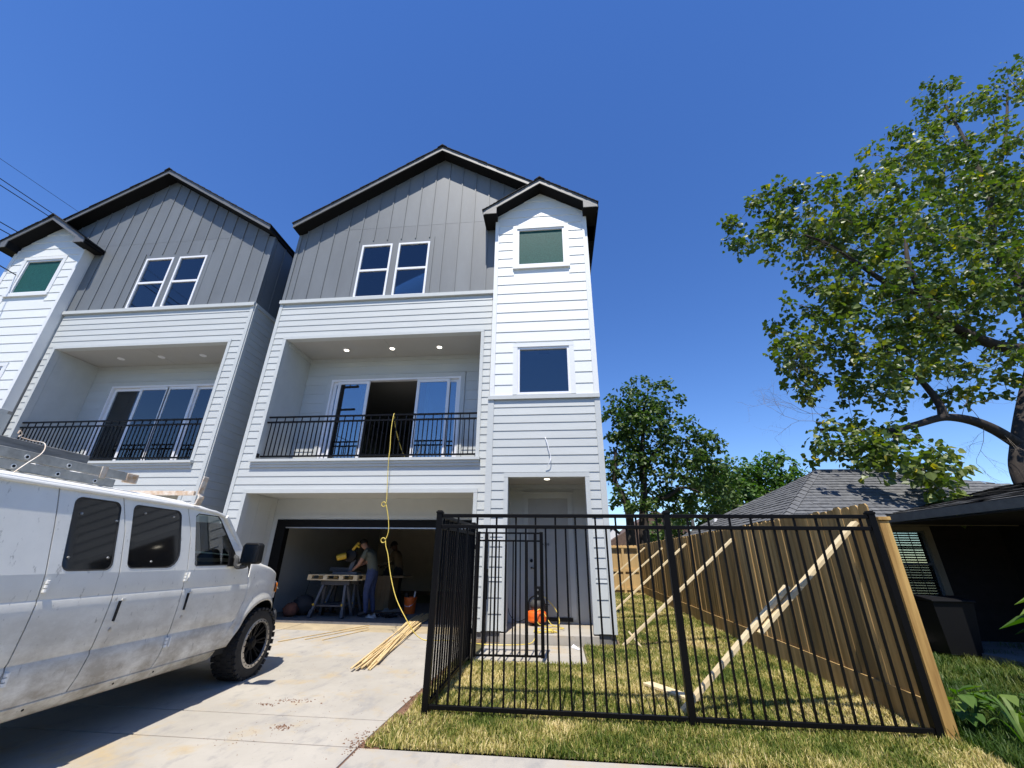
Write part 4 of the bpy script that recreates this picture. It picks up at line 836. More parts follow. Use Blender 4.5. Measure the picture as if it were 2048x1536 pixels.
# wheels
def wheel(u, off, s):
    c = Vector(vp(u, off, ZC)); ax = VN*s; t = MB()
    prof = [(-0.29, 0.20), (-0.29, 0.30), (-0.275, 0.355), (-0.24, 0.378), (-0.05, 0.378), (-0.015, 0.355), (0.0, 0.30), (-0.005, 0.265), (-0.02, 0.245), (-0.06, 0.235)]
    t.lathe(c, ax, prof, 48, (0, 0, 1), False)
    for k in range(30):                       # tread and shoulder lugs
        for j, (h0, h1, ro) in enumerate(((-0.03, 0.0, 0.388), (-0.085, -0.04, 0.389), (-0.155, -0.10, 0.389), (-0.225, -0.17, 0.389), (-0.29, -0.24, 0.384))):
            a = 2*math.pi*(k+(0.5 if j % 2 else 0))/30; da_ = 0.075; vs = []
            uu_ = Vector((0, 0, 1)); ww = ax.cross(uu_)
            for h in (h0, h1):
                for aa, rr in ((a-da_, 0.36), (a+da_, 0.36), (a+da_*0.9, ro), (a-da_*0.9, ro)): vs.append(tuple(c+ax*h+(uu_*math.cos(aa)+ww*math.sin(aa))*rr))
            t.add(vs, [(3, 2, 1, 0), (4, 5, 6, 7), (0, 1, 5, 4), (1, 2, 6, 5), (2, 3, 7, 6), (3, 0, 4, 7)])
    wo_ = t.build('wheel', M['tyre'], VAN, smooth=True)
    MB().lathe(c, ax, [(-0.035, 0.262), (-0.004, 0.266), (0.002, 0.258), (0.002, 0.228), (-0.02, 0.224)], 40, None, False).build('rim_ring', M['alloy'], wo_, smooth=True)
    r_ = MB(); r_.lathe(c, ax, [(-0.16, 0.228), (-0.03, 0.23), (-0.03, 0.222), (-0.15, 0.218), (-0.15, 0.09), (-0.06, 0.08), (-0.03, 0.045), (-0.025, 0.0)], 40, None, False)
    uu_ = Vector((0, 0, 1)); ww = ax.cross(uu_)
    for k in range(8):
        for da_ in (-0.13, 0.13):
            a = 2*math.pi*k/8+da_*0.5; a2 = 2*math.pi*k/8+da_
            r_.beam(c+ax*-0.075+(uu_*math.cos(a)+ww*math.sin(a))*0.06, c+ax*-0.03+(uu_*math.cos(a2)+ww*math.sin(a2))*0.225, 0.018, 0.03, ax)
    r_.build('rim', M['blackpaint'], wo_)
    b_ = MB()
    for k in range(24):
        a = 2*math.pi*k/24; b_.lathe(c+(uu_*math.cos(a)+ww*math.sin(a))*0.243, ax, [(0, 0.008), (0.008, 0.006)], 6)
    b_.build('rim_bolt', M['black'], wo_)
wheel(UC, 0.03, 1); wheel(UC, -2.03, -1); wheel(2.4, 0.03, 1); wheel(2.4, -2.03, -1)
arch = MB(); av = [vp(UC+0.47*math.cos(math.pi*k/20), o, ZC+0.06+0.43*math.sin(math.pi*k/20)) for o in (-0.05, -0.50) for k in range(21)]; arch.add(av, [(k, k+1, 22+k, 21+k) for k in range(20)]).add([vp(UC+0.47*math.cos(math.pi*k/20), -0.5, ZC+0.06+0.43*math.sin(math.pi*k/20)) for k in range(21)], [tuple(range(21))])
ar = arch.build('wheel_well', M['black'], VAN, smooth=True)
# roof rack on the van, ladders and boards tied to it
rk_ = MB().beam(vp(4.42, -0.16, 0.625), vp(4.42, -1.85, 0.625), 0.035, 0.045).build('rack_bar', M['rackpaint'], VAN, bevel=0.004)
MB().beam(vp(2.0, -0.16, 0.625), vp(2.0, -1.85, 0.625), 0.035, 0.045).build('rack_bar', M['rackpaint'], VAN, bevel=0.004)
for u in (4.42, 2.0):
    h = MB().beam(vp(u, -0.10, 0.50), vp(u, -0.075, 0.58), 0.075, 0.02, VN).beam(vp(u, -0.075, 0.58), vp(u, -0.10, 0.62), 0.075, 0.014, VN).beam(vp(u, -0.10, 0.60), vp(u, -0.085, 0.80), 0.075, 0.014, VN).build('rack_bracket', M['rackpaint'], VAN, bevel=0.005)
def rail(name, u0_, u1_, o, z0_, z1_, m, par=None, th=0.028):
    b = MB().prism([vp(u0_, o, z0_), vp(u1_, o, z0_+0.008), vp(u1_, o, z1_+0.008), vp(u0_, o, z1_)], tuple(VN*-th)); return b
LD = thing('ladder', 'lower of two grey ladders tied flat on the van roof, round rung ends showing', 'ladder', vp(2.0, -0.5, 0.56))
for o in (-0.24, -0.66): rail('', 0.9, 3.58, o, 0.545, 0.612, M['oldmetal']).build('side_rail', M['oldmetal'], LD, bevel=0.003)
for k in range(9): MB().tube([vp(1.0+k*0.3, -0.235, 0.578), vp(1.0+k*0.3, -0.69, 0.578)], 0.017, 10).build('rung', M['vanroof'], LD); MB().lathe(vp(1.0+k*0.3, -0.236, 0.578), VN, [(0, 0.011), (0.003, 0.010)], 10).build('rung_hole', M['black'], LD)
LD2 = thing('ladder', 'upper of two grey ladders on the van roof, paint splashed foot towards the windscreen', 'ladder', vp(2.0, -0.5, 0.63))
for o in (-0.235, -0.64): rail('', 0.8, 3.72, o, 0.620, 0.692, M['oldmetal']).build('side_rail', M['oldmetal'], LD2, bevel=0.003)
for k in range(9): MB().tube([vp(1.05+k*0.3, -0.23, 0.655), vp(1.05+k*0.3, -0.67, 0.655)], 0.018, 10).build('rung', M['vanroof'], LD2); MB().lathe(vp(1.05+k*0.3, -0.231, 0.655), VN, [(0, 0.011), (0.003, 0.010)], 10).build('rung_hole', M['black'], LD2)
for o in (-0.25, -0.655): MB().beam(vp(3.66, o, 0.655), vp(3.78, o, 0.655), 0.045, 0.085).build('ladder_foot', M['rackpaint'], LD2, bevel=0.008)
MB().beam(vp(3.44, -0.232, 0.61), vp(3.44, -0.232, 0.705), 0.012, 0.05, VA).build('rail_clamp', M['rackpaint'], LD2)
tag(MB().prism([vp(0.7, -0.30, 0.700), vp(3.34, -0.30, 0.706), vp(3.34, -0.30, 0.776), vp(0.7, -0.30, 0.772)], tuple(VN*-0.20)).build('wooden_board', M['greywood'], None, bevel=0.004), 'grey weathered thick board lying on top of the ladders on the van roof', 'board')
tag(MB().tube(smoothpts([vp(2.77, -0.20, 0.50), vp(2.84, -0.205, 0.60), vp(2.92, -0.22, 0.70), vp(2.965, -0.29, 0.785), vp(2.93, -0.36, 0.80), vp(2.87, -0.40, 0.815), vp(2.90, -0.42, 0.84), vp(2.86, -0.40, 0.86), vp(2.84, -0.38, 0.83)]), 0.004, 5).build('tie_rope', M['rackpaint'], None), 'white rope tied over the ladder stack on the van roof', 'rope')
# ------------------------------------------------------------------ the bungalow next door
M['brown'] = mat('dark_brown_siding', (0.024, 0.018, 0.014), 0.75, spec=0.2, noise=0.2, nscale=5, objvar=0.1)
M['browntrim'] = mat('tan_trim_paint', (0.24, 0.18, 0.11), 0.6, noise=0.15, nscale=6)
M['greyshingle'] = mat('grey_asphalt_shingles', (0.115, 0.118, 0.122), 0.9, noise=0.35, nscale=9, bump=0.5, bscale=50)
M['greytrim'] = mat('faded_grey_board', (0.10, 0.098, 0.09), 0.7, noise=0.2, nscale=8)
NH = thing('bungalow', 'low dark brown bungalow with grey shingled hip roof behind the wooden fence', 'house', (8.0, 9.2, zg(9.2)))
NW, NE, ZE = 9.20, 8.80, 0.82
wx = (6.36, 7.06, -0.54, 0.62)
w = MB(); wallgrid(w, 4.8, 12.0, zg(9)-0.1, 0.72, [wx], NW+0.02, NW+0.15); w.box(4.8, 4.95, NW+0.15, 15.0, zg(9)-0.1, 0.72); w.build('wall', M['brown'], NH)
z = -1.20
while z < 0.66:
    for a, c in (cut([(4.8, 12.0)], wx[0]-0.12, wx[1]+0.12) if -0.68 < z+0.07 < 0.72 else [(4.8, 12.0)]):
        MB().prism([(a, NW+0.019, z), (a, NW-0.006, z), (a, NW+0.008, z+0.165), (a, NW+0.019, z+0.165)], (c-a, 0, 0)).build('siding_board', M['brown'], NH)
    z += 0.152
f = MB(); f.box(wx[0]-0.12, wx[0], NW-0.03, NW+0.03, wx[2], wx[3]); f.box(wx[1], wx[1]+0.12, NW-0.03, NW+0.03, wx[2], wx[3]); f.box(wx[0]-0.12, wx[1]+0.12, NW-0.03, NW+0.03, wx[3], wx[3]+0.09); f.build('window_casing', M['browntrim'], NH)
nw_ = MB().box(wx[0], wx[0]+0.035, NW-0.005, NW+0.05, wx[2], wx[3]).box(wx[1]-0.035, wx[1], NW-0.005, NW+0.05, wx[2], wx[3]).box(wx[0]+0.035, wx[1]-0.035, NW-0.005, NW+0.05, wx[3]-0.035, wx[3]).box(wx[0]+0.035, wx[1]-0.035, NW-0.005, NW+0.05, wx[2], wx[2]+0.035).box(wx[0]+0.035, wx[1]-0.035, NW-0.012, NW+0.04, 0.005, 0.05).build('window', M['greytrim'], NH)
MB().box(wx[0]+0.03, wx[1]-0.03, NW+0.02, NW+0.026, 0.045, wx[3]-0.03).build('pane', M['glass'], nw_); MB().box(wx[0]+0.03, wx[1]-0.03, NW+0.012, NW+0.018, wx[2]+0.03, 0.01).build('pane', M['glass'], nw_)
mt = MB()
for z0, z1, yy in ((0.045, wx[3]-0.03, 0.030), (wx[2]+0.03, 0.01, 0.022)):
    for k in (1, 2): x = wx[0]+0.035+(wx[1]-wx[0]-0.07)*k/3; mt.box(x-0.006, x+0.006, NW+yy, NW+yy+0.006, z0, z1)
    z = (z0+z1)/2; mt.box(wx[0]+0.035, wx[1]-0.035, NW+yy+0.007, NW+yy+0.012, z-0.006, z+0.006)
mt.build('muntin', M['greytrim'], nw_)
bl = MB()
for k in range(26): z = wx[2]+0.03+k*0.044; bl.add([(wx[0], NW+0.085, z), (wx[1], NW+0.085, z), (wx[1], NW+0.11, z+0.03), (wx[0], NW+0.11, z+0.03)], [(0, 1, 2, 3)])
bl.build('window_blind', mat('window_blind_slats', (0.06, 0.05, 0.042), 0.8), nw_)
MB().box(wx[0]-0.16, wx[1]+0.16, NW-0.06, NW+0.02, wx[2]-0.10, wx[2]-0.002).build('window_sill', M['greytrim'], NH)
MB().box(4.2, 12.2, NE, NE+0.03, ZE-0.135, ZE).build('fascia', M['browntrim'], NH)
MB().box(4.37, 12.2, NE+0.03, NW+0.02, ZE-0.10, ZE-0.085).build('soffit', M['brown'], NH)
# main roof: shingle courses on each slope
pz = lambda y: ZE+0.645*(y-NE)
A_ = (6.35, 10.775, pz(10.775)); B_ = (7.6, 10.775, pz(10.775)); C0 = (4.374, NE-0.03, ZE-0.01)
rf = MB().add([C0, (13.0, NE-0.03, ZE-0.01), (9.30, 10.14, pz(10.14)), B_, A_], [(0, 1, 2, 3, 4)]).add([(4.374, NE-0.03, ZE-0.01), A_, (4.90, 15.77, 1.15), (4.374, 16.2, ZE-0.01)], [(0, 1, 2, 3)]).add([A_, B_, (9.3, 10.14, pz(10.14)), (10, 11.0, 1.3), (9, 17, 0.8), (4.90, 15.77, 1.15)], [(0, 1, 2, 3, 4, 5)]).build('roof', M['greyshingle'], NH, fix=False)
def courses(org, eave, upv, n, L, name, clip):
    """rows of shingle tabs up a slope; clip(t) gives the start and end along the eave at height t"""
    e = Vector(eave).normalized(); s = Vector(upv); nrm = e.cross(s).normalized(); nrm = nrm if nrm.z > 0 else -nrm
    b = MB(); o = Vector(org); r = random.Random(5)
    for i in range(n):
        t0, t1 = i/n, (i+1)/n; a, c = clip(t0); a2, c2 = clip(t1); x = a-r.uniform(0, .3)
        while x < c:
            w = r.uniform(0.18, 0.36); x0 = max(x, a); x1 = min(x+w-0.006, c); x += w
            if x1-x0 < 0.02: continue
            h = 0.016+r.uniform(0, 0.010)
            q0, q1 = max(x0, a2) if x0 == a else x0, min(x1, c2) if x1 == c else x1
            p = [o+e*x0+s*t0+nrm*h, o+e*x1+s*t0+nrm*h, o+e*q1+s*(t1+0.1/n)+nrm*0.006, o+e*q0+s*(t1+0.1/n)+nrm*0.006, o+e*x0+s*t0, o+e*x1+s*t0]
            b.add([tuple(v) for v in p], [(0, 1, 2, 3), (4, 5, 1, 0)])
    ob = b.build(name, M['greyshingle'], rf, fix=False); ob['kind'] = 'stuff'
D_ = 10.775-NE+0.03
courses(C0, (1, 0, 0), (0, D_, D_*0.645), 17, 8, 'shingle', lambda t: (D_*t, 3.226+5.4*(1-t)))
courses(C0, (0, 1, 0), (D_, 0, D_*0.645), 17, 8, 'shingle', lambda t: (D_*t, 7.4-t*5.4))
hc = MB()
for k in range(14):
    t = k/14; p = Vector(C0).lerp(Vector(A_), t); q = Vector(C0).lerp(Vector(A_), t+0.085); up = Vector((0, 0, 0.035))
    sd = Vector((1, -1, 0)).normalized()*0.11
    hc.add([tuple(p+sd-up*1.2+up), tuple(p+up*1.6), tuple(p-sd-up*1.2+up), tuple(q-sd-up*1.2+up*0.6), tuple(q+up*1.0), tuple(q+sd-up*1.2+up*0.6)], [(0, 1, 4, 5), (1, 2, 3, 4)])
hc.build('hip_cap', M['greyshingle'], rf, fix=False)
ridge = MB().beam(A_, B_, 0.2, 0.04).build('ridge_cap', M['greyshingle'], rf)
# porch wing on the right
pw = MB().add([(6.25, 6.30, 0.87), (9.6, 6.30, 1.60), (9.6, 10.6, 1.60), (6.25, 9.2, 0.87)], [(0, 1, 2, 3)]).build('porch_roof', M['greyshingle'], NH, fix=False)
pw.modifiers.new('t', 'SOLIDIFY').thickness = 0.05
ob = MB(); r = random.Random(8)
for i in range(20):
    y = 6.3-r.uniform(0, .3); x0 = 6.25+i*0.168; z0 = 0.87+i*0.0366
    while y < 9.2+i*0.07:
        wv = r.uniform(.2, .36); y0 = max(y, 6.3); h = 0.012+r.uniform(0, .01); ob.add([(x0, y0, z0+h), (x0, y+wv-.006, z0+h), (x0+0.18, y+wv-.006, z0+0.044), (x0+0.18, y0, z0+0.044)], [(0, 1, 2, 3)]); y += wv
o_ = ob.build('shingle', M['greyshingle'], pw, fix=False); o_['kind'] = 'stuff'
MB().prism([(6.22, 6.30, 0.735), (6.25, 6.30, 0.735), (6.25, 6.30, 0.865), (6.22, 6.30, 0.865)], (0, 2.5, 0)).build('porch_fascia', M['greytrim'], pw)
MB().prism([(6.26, 6.27, 0.74), (9.6, 6.27, 1.47), (9.6, 6.27, 1.60), (6.22, 6.27, 0.87)], (0, 0.03, 0)).build('barge_board', M['greytrim'], pw)
MB().box(6.26, 9.6, 6.32, 9.2, 0.70, 0.72).build('porch_ceiling', M['brown'], pw)
MB().box(6.42, 6.54, 6.45, 6.57, zg(6.5), 0.70).build('porch_post', M['brown'], pw)
MB().box(6.35, 9.6, 6.42, 9.2, zg(8)-0.1, zg(8)+0.12).build('porch_floor', M['found'], pw)
MB().box(8.4, 8.5, 6.5, 9.2, zg(8), 0.70).build('porch_wall', M['brown'], pw)
# wheelie bin and block
TB = thing('trash_bin', 'black wheeled trash bin with closed lid under the bungalow window', 'trash bin', (6.16, 8.25, zg(8.25)))
bz = zg(8.25)
MB().prism([(5.93, 8.0, bz+0.08), (6.38, 8.0, bz+0.08), (6.38, 8.5, bz+0.08), (5.93, 8.5, bz+0.08)], (0, 0, 0.02)).add([(5.93, 8.0, bz+0.09), (6.38, 8.0, bz+0.09), (6.38, 8.5, bz+0.09), (5.93, 8.5, bz+0.09), (5.86, 7.93, bz+0.80), (6.45, 7.93, bz+0.80), (6.45, 8.57, bz+0.80), (5.86, 8.57, bz+0.80)], [(0, 1, 5, 4), (1, 2, 6, 5), (2, 3, 7, 6), (3, 0, 4, 7), (0, 3, 2, 1)]).build('body', M['black'], TB)
MB().prism([(5.84, 7.90, bz+0.80), (6.47, 7.90, bz+0.80), (6.47, 8.25, bz+0.86), (6.47, 8.60, bz+0.82), (5.84, 8.60, bz+0.82), (5.84, 8.25, bz+0.86)], (0, 0, 0.03)).build('lid', M['black'], TB, bevel=0.01)
for x in (5.92, 6.36): MB().lathe((x, 8.5, bz+0.11), (1, 0, 0), [(0, 0.11), (0.05, 0.11)], 16).build('wheel', M['rubber'], TB)
CB = MB(); cz = zg(8.4)
for a in ((5.72, 6.13, 8.40, 8.43), (5.72, 6.13, 8.57, 8.60)): CB.box(a[0], a[1], a[2], a[3], cz+0.03, cz+0.19)
for x in (5.72, 5.91, 6.10): CB.box(x, x+0.03, 8.43, 8.57, cz+0.03, cz+0.19)
CB = MB().box(5.72, 6.13, 8.40, 8.6, cz+0.155, cz+0.19).box(5.72, 6.13, 8.40, 8.6, cz, cz+0.03).box(5.72, 5.755, 8.40, 8.6, cz+0.03, cz+0.155).box(5.905, 5.945, 8.40, 8.6, cz+0.03, cz+0.155).box(6.095, 6.13, 8.40, 8.6, cz+0.03, cz+0.155)
tag(CB.build('concrete_block', mat('concrete_block_grey', (0.34, 0.32, 0.29), 0.9, noise=0.15, nscale=30, bump=0.3), None, bevel=0.004), 'pale hollow concrete block lying in the grass at the bungalow wall', 'block')
# vent pipes on the roof, distant houses
for nm, p, h, m, lab in (('vent_pipe', (4.62, 15.2, 0.92), 0.42, M['greytrim'], 'grey metal vent pipe with flared base standing at the far end of the shingled roof'), ('vent_pipe', (4.95, 14.0, 1.1), 0.20, M['vinyl'], 'short white vent pipe on the shingled slope right of the grey one')):
    tag(MB().lathe(p, (0, 0, 1), [(-0.1, 0.14), (0.02, 0.13), (0.05, 0.06), (h, 0.05), (h+0.005, 0.03)], 14).build(nm, m, None, smooth=True), lab, 'vent pipe')
FH = thing('far_house', 'distant brown roofed house with a white gable beyond the yellow fence', 'house', (6.5, 40, zg(40)))
M['brownroof'] = mat('brown_shingles', (0.12, 0.075, 0.055), 0.9, noise=0.25, nscale=5)
MB().box(4.0, 14, 40, 50, zg(40), 0.9).build('wall', M['browntrim'], FH)
MB().prism([(3.6, 39.6, 0.9), (14.4, 39.6, 0.9), (9.0, 39.6, 4.3)], (0, 11, 0)).build('roof', M['brownroof'], FH)
MB().prism([(4.6, 43.0, 1.2), (6.2, 43.0, 1.2), (6.2, 43.0, 2.3), (5.5, 43.0, 2.9), (4.6, 43, 2.2)], (0, 3, 0)).build('gable', M['whitetrim'], FH)
MB().prism([(4.3, 42.9, 2.05), (5.5, 42.9, 3.05), (6.6, 42.9, 2.1), (6.6, 42.9, 2.22), (5.5, 42.9, 3.2), (4.3, 42.9, 2.2)], (0, 3, 0)).build('gable_roof', M['shingle'], FH)

# ------------------------------------------------------------------ trees
M['bark'] = mat('grey_brown_bark', (0.036, 0.027, 0.021), 0.9, noise=0.35, nscale=9, stretch=(1, 1, 0.3), bump=0.8, bscale=16)
M['twig'] = mat('pale_twig_bark', (0.19, 0.155, 0.115), 0.85, noise=0.25, nscale=8)
M['leaf'] = leafmat('broad_leaves', [(0.0, (0.022, 0.042, 0.012)), (0.42, (0.075, 0.115, 0.024)), (0.72, (0.17, 0.21, 0.042)), (0.92, (0.25, 0.24, 0.045)), (1.0, (0.45, 0.37, 0.03))], 0.36, 0.42, 0.5)
M['leaf2'] = leafmat('far_leaves', [(0.0, (0.030, 0.060, 0.016)), (0.6, (0.070, 0.12, 0.028)), (1.0, (0.15, 0.19, 0.045))], 0.3, 0.5, 0.4)
M['leaf3'] = leafmat('bright_leaves', [(0.0, (0.040, 0.085, 0.018)), (0.6, (0.085, 0.16, 0.030)), (1.0, (0.16, 0.23, 0.05))], 0.35, 0.5, 0.4)
def leaves(name, C, R, per, size, m, par, seed, droop=0.5, nbig=0):
    """bunches of folded leaves round the twig ends C (radius R); the nearest nbig leaves are parts of their own"""
    rs = np.random.RandomState(seed); C = np.asarray(C); n = len(C)*per; base = np.repeat(C, per, 0)
    d = rs.normal(0, 1, (n, 3)); d /= np.linalg.norm(d, axis=1)[:, None]
    base = base+d*np.array([1, 1, 1.25])*(R*rs.uniform(0.05, 1.0, (n, 1))**0.7*np.repeat(rs.uniform(0.55, 1.15, (len(C), 1)), per, 0))
    t = d*np.array([1, 1, 0.5])+rs.normal(0, 0.35, (n, 3)); t[:, 2] -= droop; t /= np.linalg.norm(t, axis=1)[:, None]     # leaf axis hangs outwards and down
    nn = rs.normal(0, 0.6, (n, 3))+d*0.5; nn[:, 2] += 0.7; s = np.cross(t, nn); s /= np.linalg.norm(s, axis=1)[:, None]; u = np.cross(s, t)
    L = size*rs.uniform(0.65, 1.25, n)
    shp = [(0, 0, 0), (0.18, 0.50, 0.10), (0.55, 0.42, 0.09), (1, 0, -0.10), (0.55, -0.42, 0.09), (0.18, -0.50, 0.10)]
    V = np.stack([base+(t*a+s*b+u*c)*L[:, None] for a, b, c in shp], 1)
    I = (np.arange(n)*6)[:, None]; F = np.concatenate([I+np.array([0, 1, 2, 3]), I+np.array([0, 3, 4, 5])])
    bt = np.repeat(rs.beta(2, 2.2, len(C)), per); tint = np.clip(0.55*bt+0.45*rs.beta(2, 2, n)+np.where(rs.rand(n) < 0.035, 0.45, 0), 0, 1)
    keep = np.arange(n)
    off = np.array(world_loc(par))
    if nbig:
        dist = np.linalg.norm(base, axis=1)/L; dirs = base/np.linalg.norm(base, axis=1)[:, None]
        f = np.array(fw[:]); vis = (dirs@f > 0.60) & (base[:, 1] > 1.5) & (base[:, 0]/base[:, 1] < 1.1); order = np.argsort(np.where(vis, dist, 1e9))[:nbig]
        for i in order:
            me = bpy.data.meshes.new('leaf'); me.from_pydata([tuple(v) for v in (V[i]-base[i])], [], [(0, 1, 2, 3), (0, 3, 4, 5)]); me.materials.append(m)
            a = me.attributes.new('tint', 'FLOAT', 'POINT'); a.data.foreach_set('value', np.full(6, tint[i], np.float32))
            o = bpy.data.objects.new('leaf', me); COL.objects.link(o); o.parent = par; o.location = tuple(base[i]-off)
        keep = np.setdiff1d(keep, order)
    V = V[keep]; k = len(keep); I = (np.arange(k)*6)[:, None]; F = np.concatenate([I+np.array([0, 1, 2, 3]), I+np.array([0, 3, 4, 5])])
    o = np_mesh(name, V.reshape(-1, 3)-off, F, m, par, tint=np.repeat(tint[keep], 6)); o['kind'] = 'stuff'; return o
def grow(limbs, C, seed, r0=0.004, maxtwig=2.2):
    """branches: given limbs (polyline, radii); every twig end C joins the nearest wood and becomes wood itself"""
    r = random.Random(seed); P = []; tubes = []
    for pts, ra, rb in limbs:
        q = smoothpts(pts, 6); n = len(q); tubes.append((q, [ra+(rb-ra)*i/(n-1) for i in range(n)], 10))
        P += [np.array(v) for v in q]
    P = np.array(P); C = np.asarray(C); left = list(range(len(C)))
    dmin = np.array([np.min(np.linalg.norm(P-c, axis=1)) for c in C])
    while left:
        i = min(left, key=lambda k: dmin[k]); left.remove(i); c = C[i]
        j = int(np.argmin(np.linalg.norm(P-c, axis=1))); a = P[j]; d = c-a; L = np.linalg.norm(d)
        m1 = a+d*0.35+np.array([r.uniform(-.1, .1)*L, r.uniform(-.1, .1)*L, 0.10*L]); m2 = a+d*0.7+np.array([r.uniform(-.1, .1)*L, r.uniform(-.1, .1)*L, 0.06*L])
        q = smoothpts([a, m1, m2, c], 2 if L < 1 else 3); tubes.append((q, [r0*(1.0+2.2*min(L, maxtwig))*(1-0.75*k/(len(q)-1)) for k in range(len(q))], 4))
        new = np.array([np.array(v) for v in q[2:]]); P = np.vstack([P, new])
        if left:
            dn = np.min(np.linalg.norm(C[left][:, None, :]-new[None], axis=2), axis=1); dmin[left] = np.minimum(dmin[left], dn)
    return tubes
def fill(E, dens, seed, rmin=0.0, depth=1.15, edge=0):
    rs = np.random.RandomState(seed); out = []
    for x, y, z, rx, rz in E:
        n = max(3, int(dens*rx*rz)); d = rs.normal(0, 1, (n, 3)); d /= np.linalg.norm(d, axis=1)[:, None]; q = rs.uniform(0.05, 1, (n, 1))**0.42 if not edge else rs.uniform(0.95, edge, (n, 1))
        out.append(np.array([x, y, z])+d*q*np.array([rx, depth*(rx+rz)/2, rz]))
    return np.concatenate(out)
def tree(lab, base, limbs, C, R, per, size, lm, seed, droop=0.5, nbig=0, bare=(), r0=0.004, name='tree', group=None):
    T = thing(name, lab, 'tree', base, group); tb = MB(); tw = MB()
    for i, (q, rr, n) in enumerate(grow(limbs, C, seed, r0)): (tb if i < len(limbs) else tw).tube(q, rr, n, cap=False)
    r = random.Random(seed+1)
    def spray(p, d, L, lev):
        q = [Vector(p)]; dd = Vector(d).normalized()
        for k in range(4): dd = (dd+Vector((r.gauss(0, .22), r.gauss(0, .22), r.gauss(0, .22)))).normalized(); q.append(q[-1]+dd*L/4)
        tw.tube(q, [0.007*(0.55**lev)*(1-0.6*k/4) for k in range(5)], 4, cap=False)
        if lev < 3:
            for k in (1, 2, 3, 4):
                e = (dd+Vector((r.gauss(0, .6), r.gauss(0, .6), r.gauss(0, .6)))).normalized(); spray(q[k], e, L*0.55, lev+1)
    for p, d, L in bare: spray(p, d, L, 0)
    tb.build('trunk', M['bark'], T, smooth='all'); tw.build('branch', M['twig'] if bare else M['bark'], T, fix=False, smooth='all')
    leaves('crown', C, R, per, size, lm, T, seed+2, droop, nbig); return T
BIG = [(4.73, 7.60, 6.90, 0.84, 0.67), (5.61, 7.80, 7.09, 1.02, 0.85), (6.79, 8.20, 7.85, 1.08, 0.90), (6.92, 8.00, 6.45, 1.34, 1.23), (9.14, 8.60, 8.05, 1.60, 1.35), (9.60, 8.80, 10.2, 0.9, 0.7), (11.38, 8.80, 9.61, 1.56, 1.82), (11.79, 9.20, 12.8, 0.6, 0.9), (13.86, 9.40, 13.3, 0.9, 0.6), (7.20, 8.00, 5.11, 1.99, 1.15), (9.75, 8.60, 6.19, 1.70, 1.70), (5.42, 7.80, 4.35, 0.96, 0.81), (4.76, 7.70, 3.43, 0.48, 0.67), (5.54, 7.80, 3.14, 0.90, 0.85), (6.85, 8.20, 3.60, 1.10, 0.70), (5.17, 7.70, 2.04, 0.80, 0.45), (5.91, 7.50, 1.60, 0.72, 0.36), (8.44, 7.90, 3.50, 0.70, 0.45), (8.22, 8.40, 4.69, 1.27, 0.74), (7.5, 8.0, 2.9, 0.4, 0.2), (5.95, 7.30, 1.07, 0.35, 0.14), (11.80, 9.00, 8.22, 1.00, 2.00)]
LIMBS = [([(8.20, 8.0, zg(8)-0.1), (8.15, 8.05, 0.3), (8.09, 8.1, 1.39), (8.31, 8.1, 2.01), (8.78, 8.1, 2.86), (9.55, 8.2, 3.94)], 0.13, 0.10),
         ([(8.33, 8.1, 2.0), (7.94, 8.0, 2.27), (7.51, 7.9, 2.43), (7.0, 7.8, 2.46), (6.41, 7.7, 2.3), (5.88, 7.7, 2.2), (5.23, 7.6, 2.18), (4.75, 7.6, 2.22)], 0.10, 0.02),
         ([(7.0, 7.8, 2.46), (7.03, 7.8, 2.7), (7.01, 7.9, 3.14), (6.93, 8.0, 3.45), (6.5, 8.0, 3.6)], 0.075, 0.03), ([(6.15, 7.7, 2.26), (5.88, 7.6, 1.92), (5.76, 7.6, 1.78), (5.47, 7.6, 1.73)], 0.05, 0.02),
         ([(9.55, 8.2, 3.94), (8.96, 8.3, 4.13), (8.07, 8.2, 4.7), (7.86, 8.1, 5.14), (7.75, 8.0, 5.58), (7.78, 8.0, 6.11), (8.03, 8.1, 6.74)], 0.12, 0.03), ([(7.79, 8.1, 5.33), (7.14, 7.9, 5.42), (6.63, 7.8, 5.89), (6.11, 7.7, 6.39), (5.67, 7.7, 6.7)], 0.065, 0.018),
         ([(9.55, 8.2, 3.94), (10.43, 8.6, 5.87), (10.39, 8.7, 6.8), (11.02, 8.8, 8.42), (11.51, 9.0, 10.42), (11.82, 9.2, 12.55)], 0.13, 0.02), ([(11.02, 8.8, 8.42), (12.76, 9.2, 10.93), (13.96, 9.4, 13.25)], 0.06, 0.02)]
TS = 1.42                                    # the tree stands behind the bungalow
BIG = [tuple(v*TS for v in e) for e in BIG]; LIMBS = [([tuple(c*TS for c in p) for p in q], a*TS, b*TS) for q, a, b in LIMBS]
LIMBS[0][0][0] = (11.7, 11.4, zg(11.4)-0.1)
HANG = [(7.2, 9.15, 1.95, .8, .38), (7.3, 8.95, 1.35, .42, .18), (6.5, 9.3, 2.2, .7, .4), (7.9, 9.3, 1.75, .35, .2)]
CB_ = np.concatenate([fill(BIG, 17, 21), fill(BIG, 3.2, 22, edge=1.22), fill(HANG, 30, 23)])
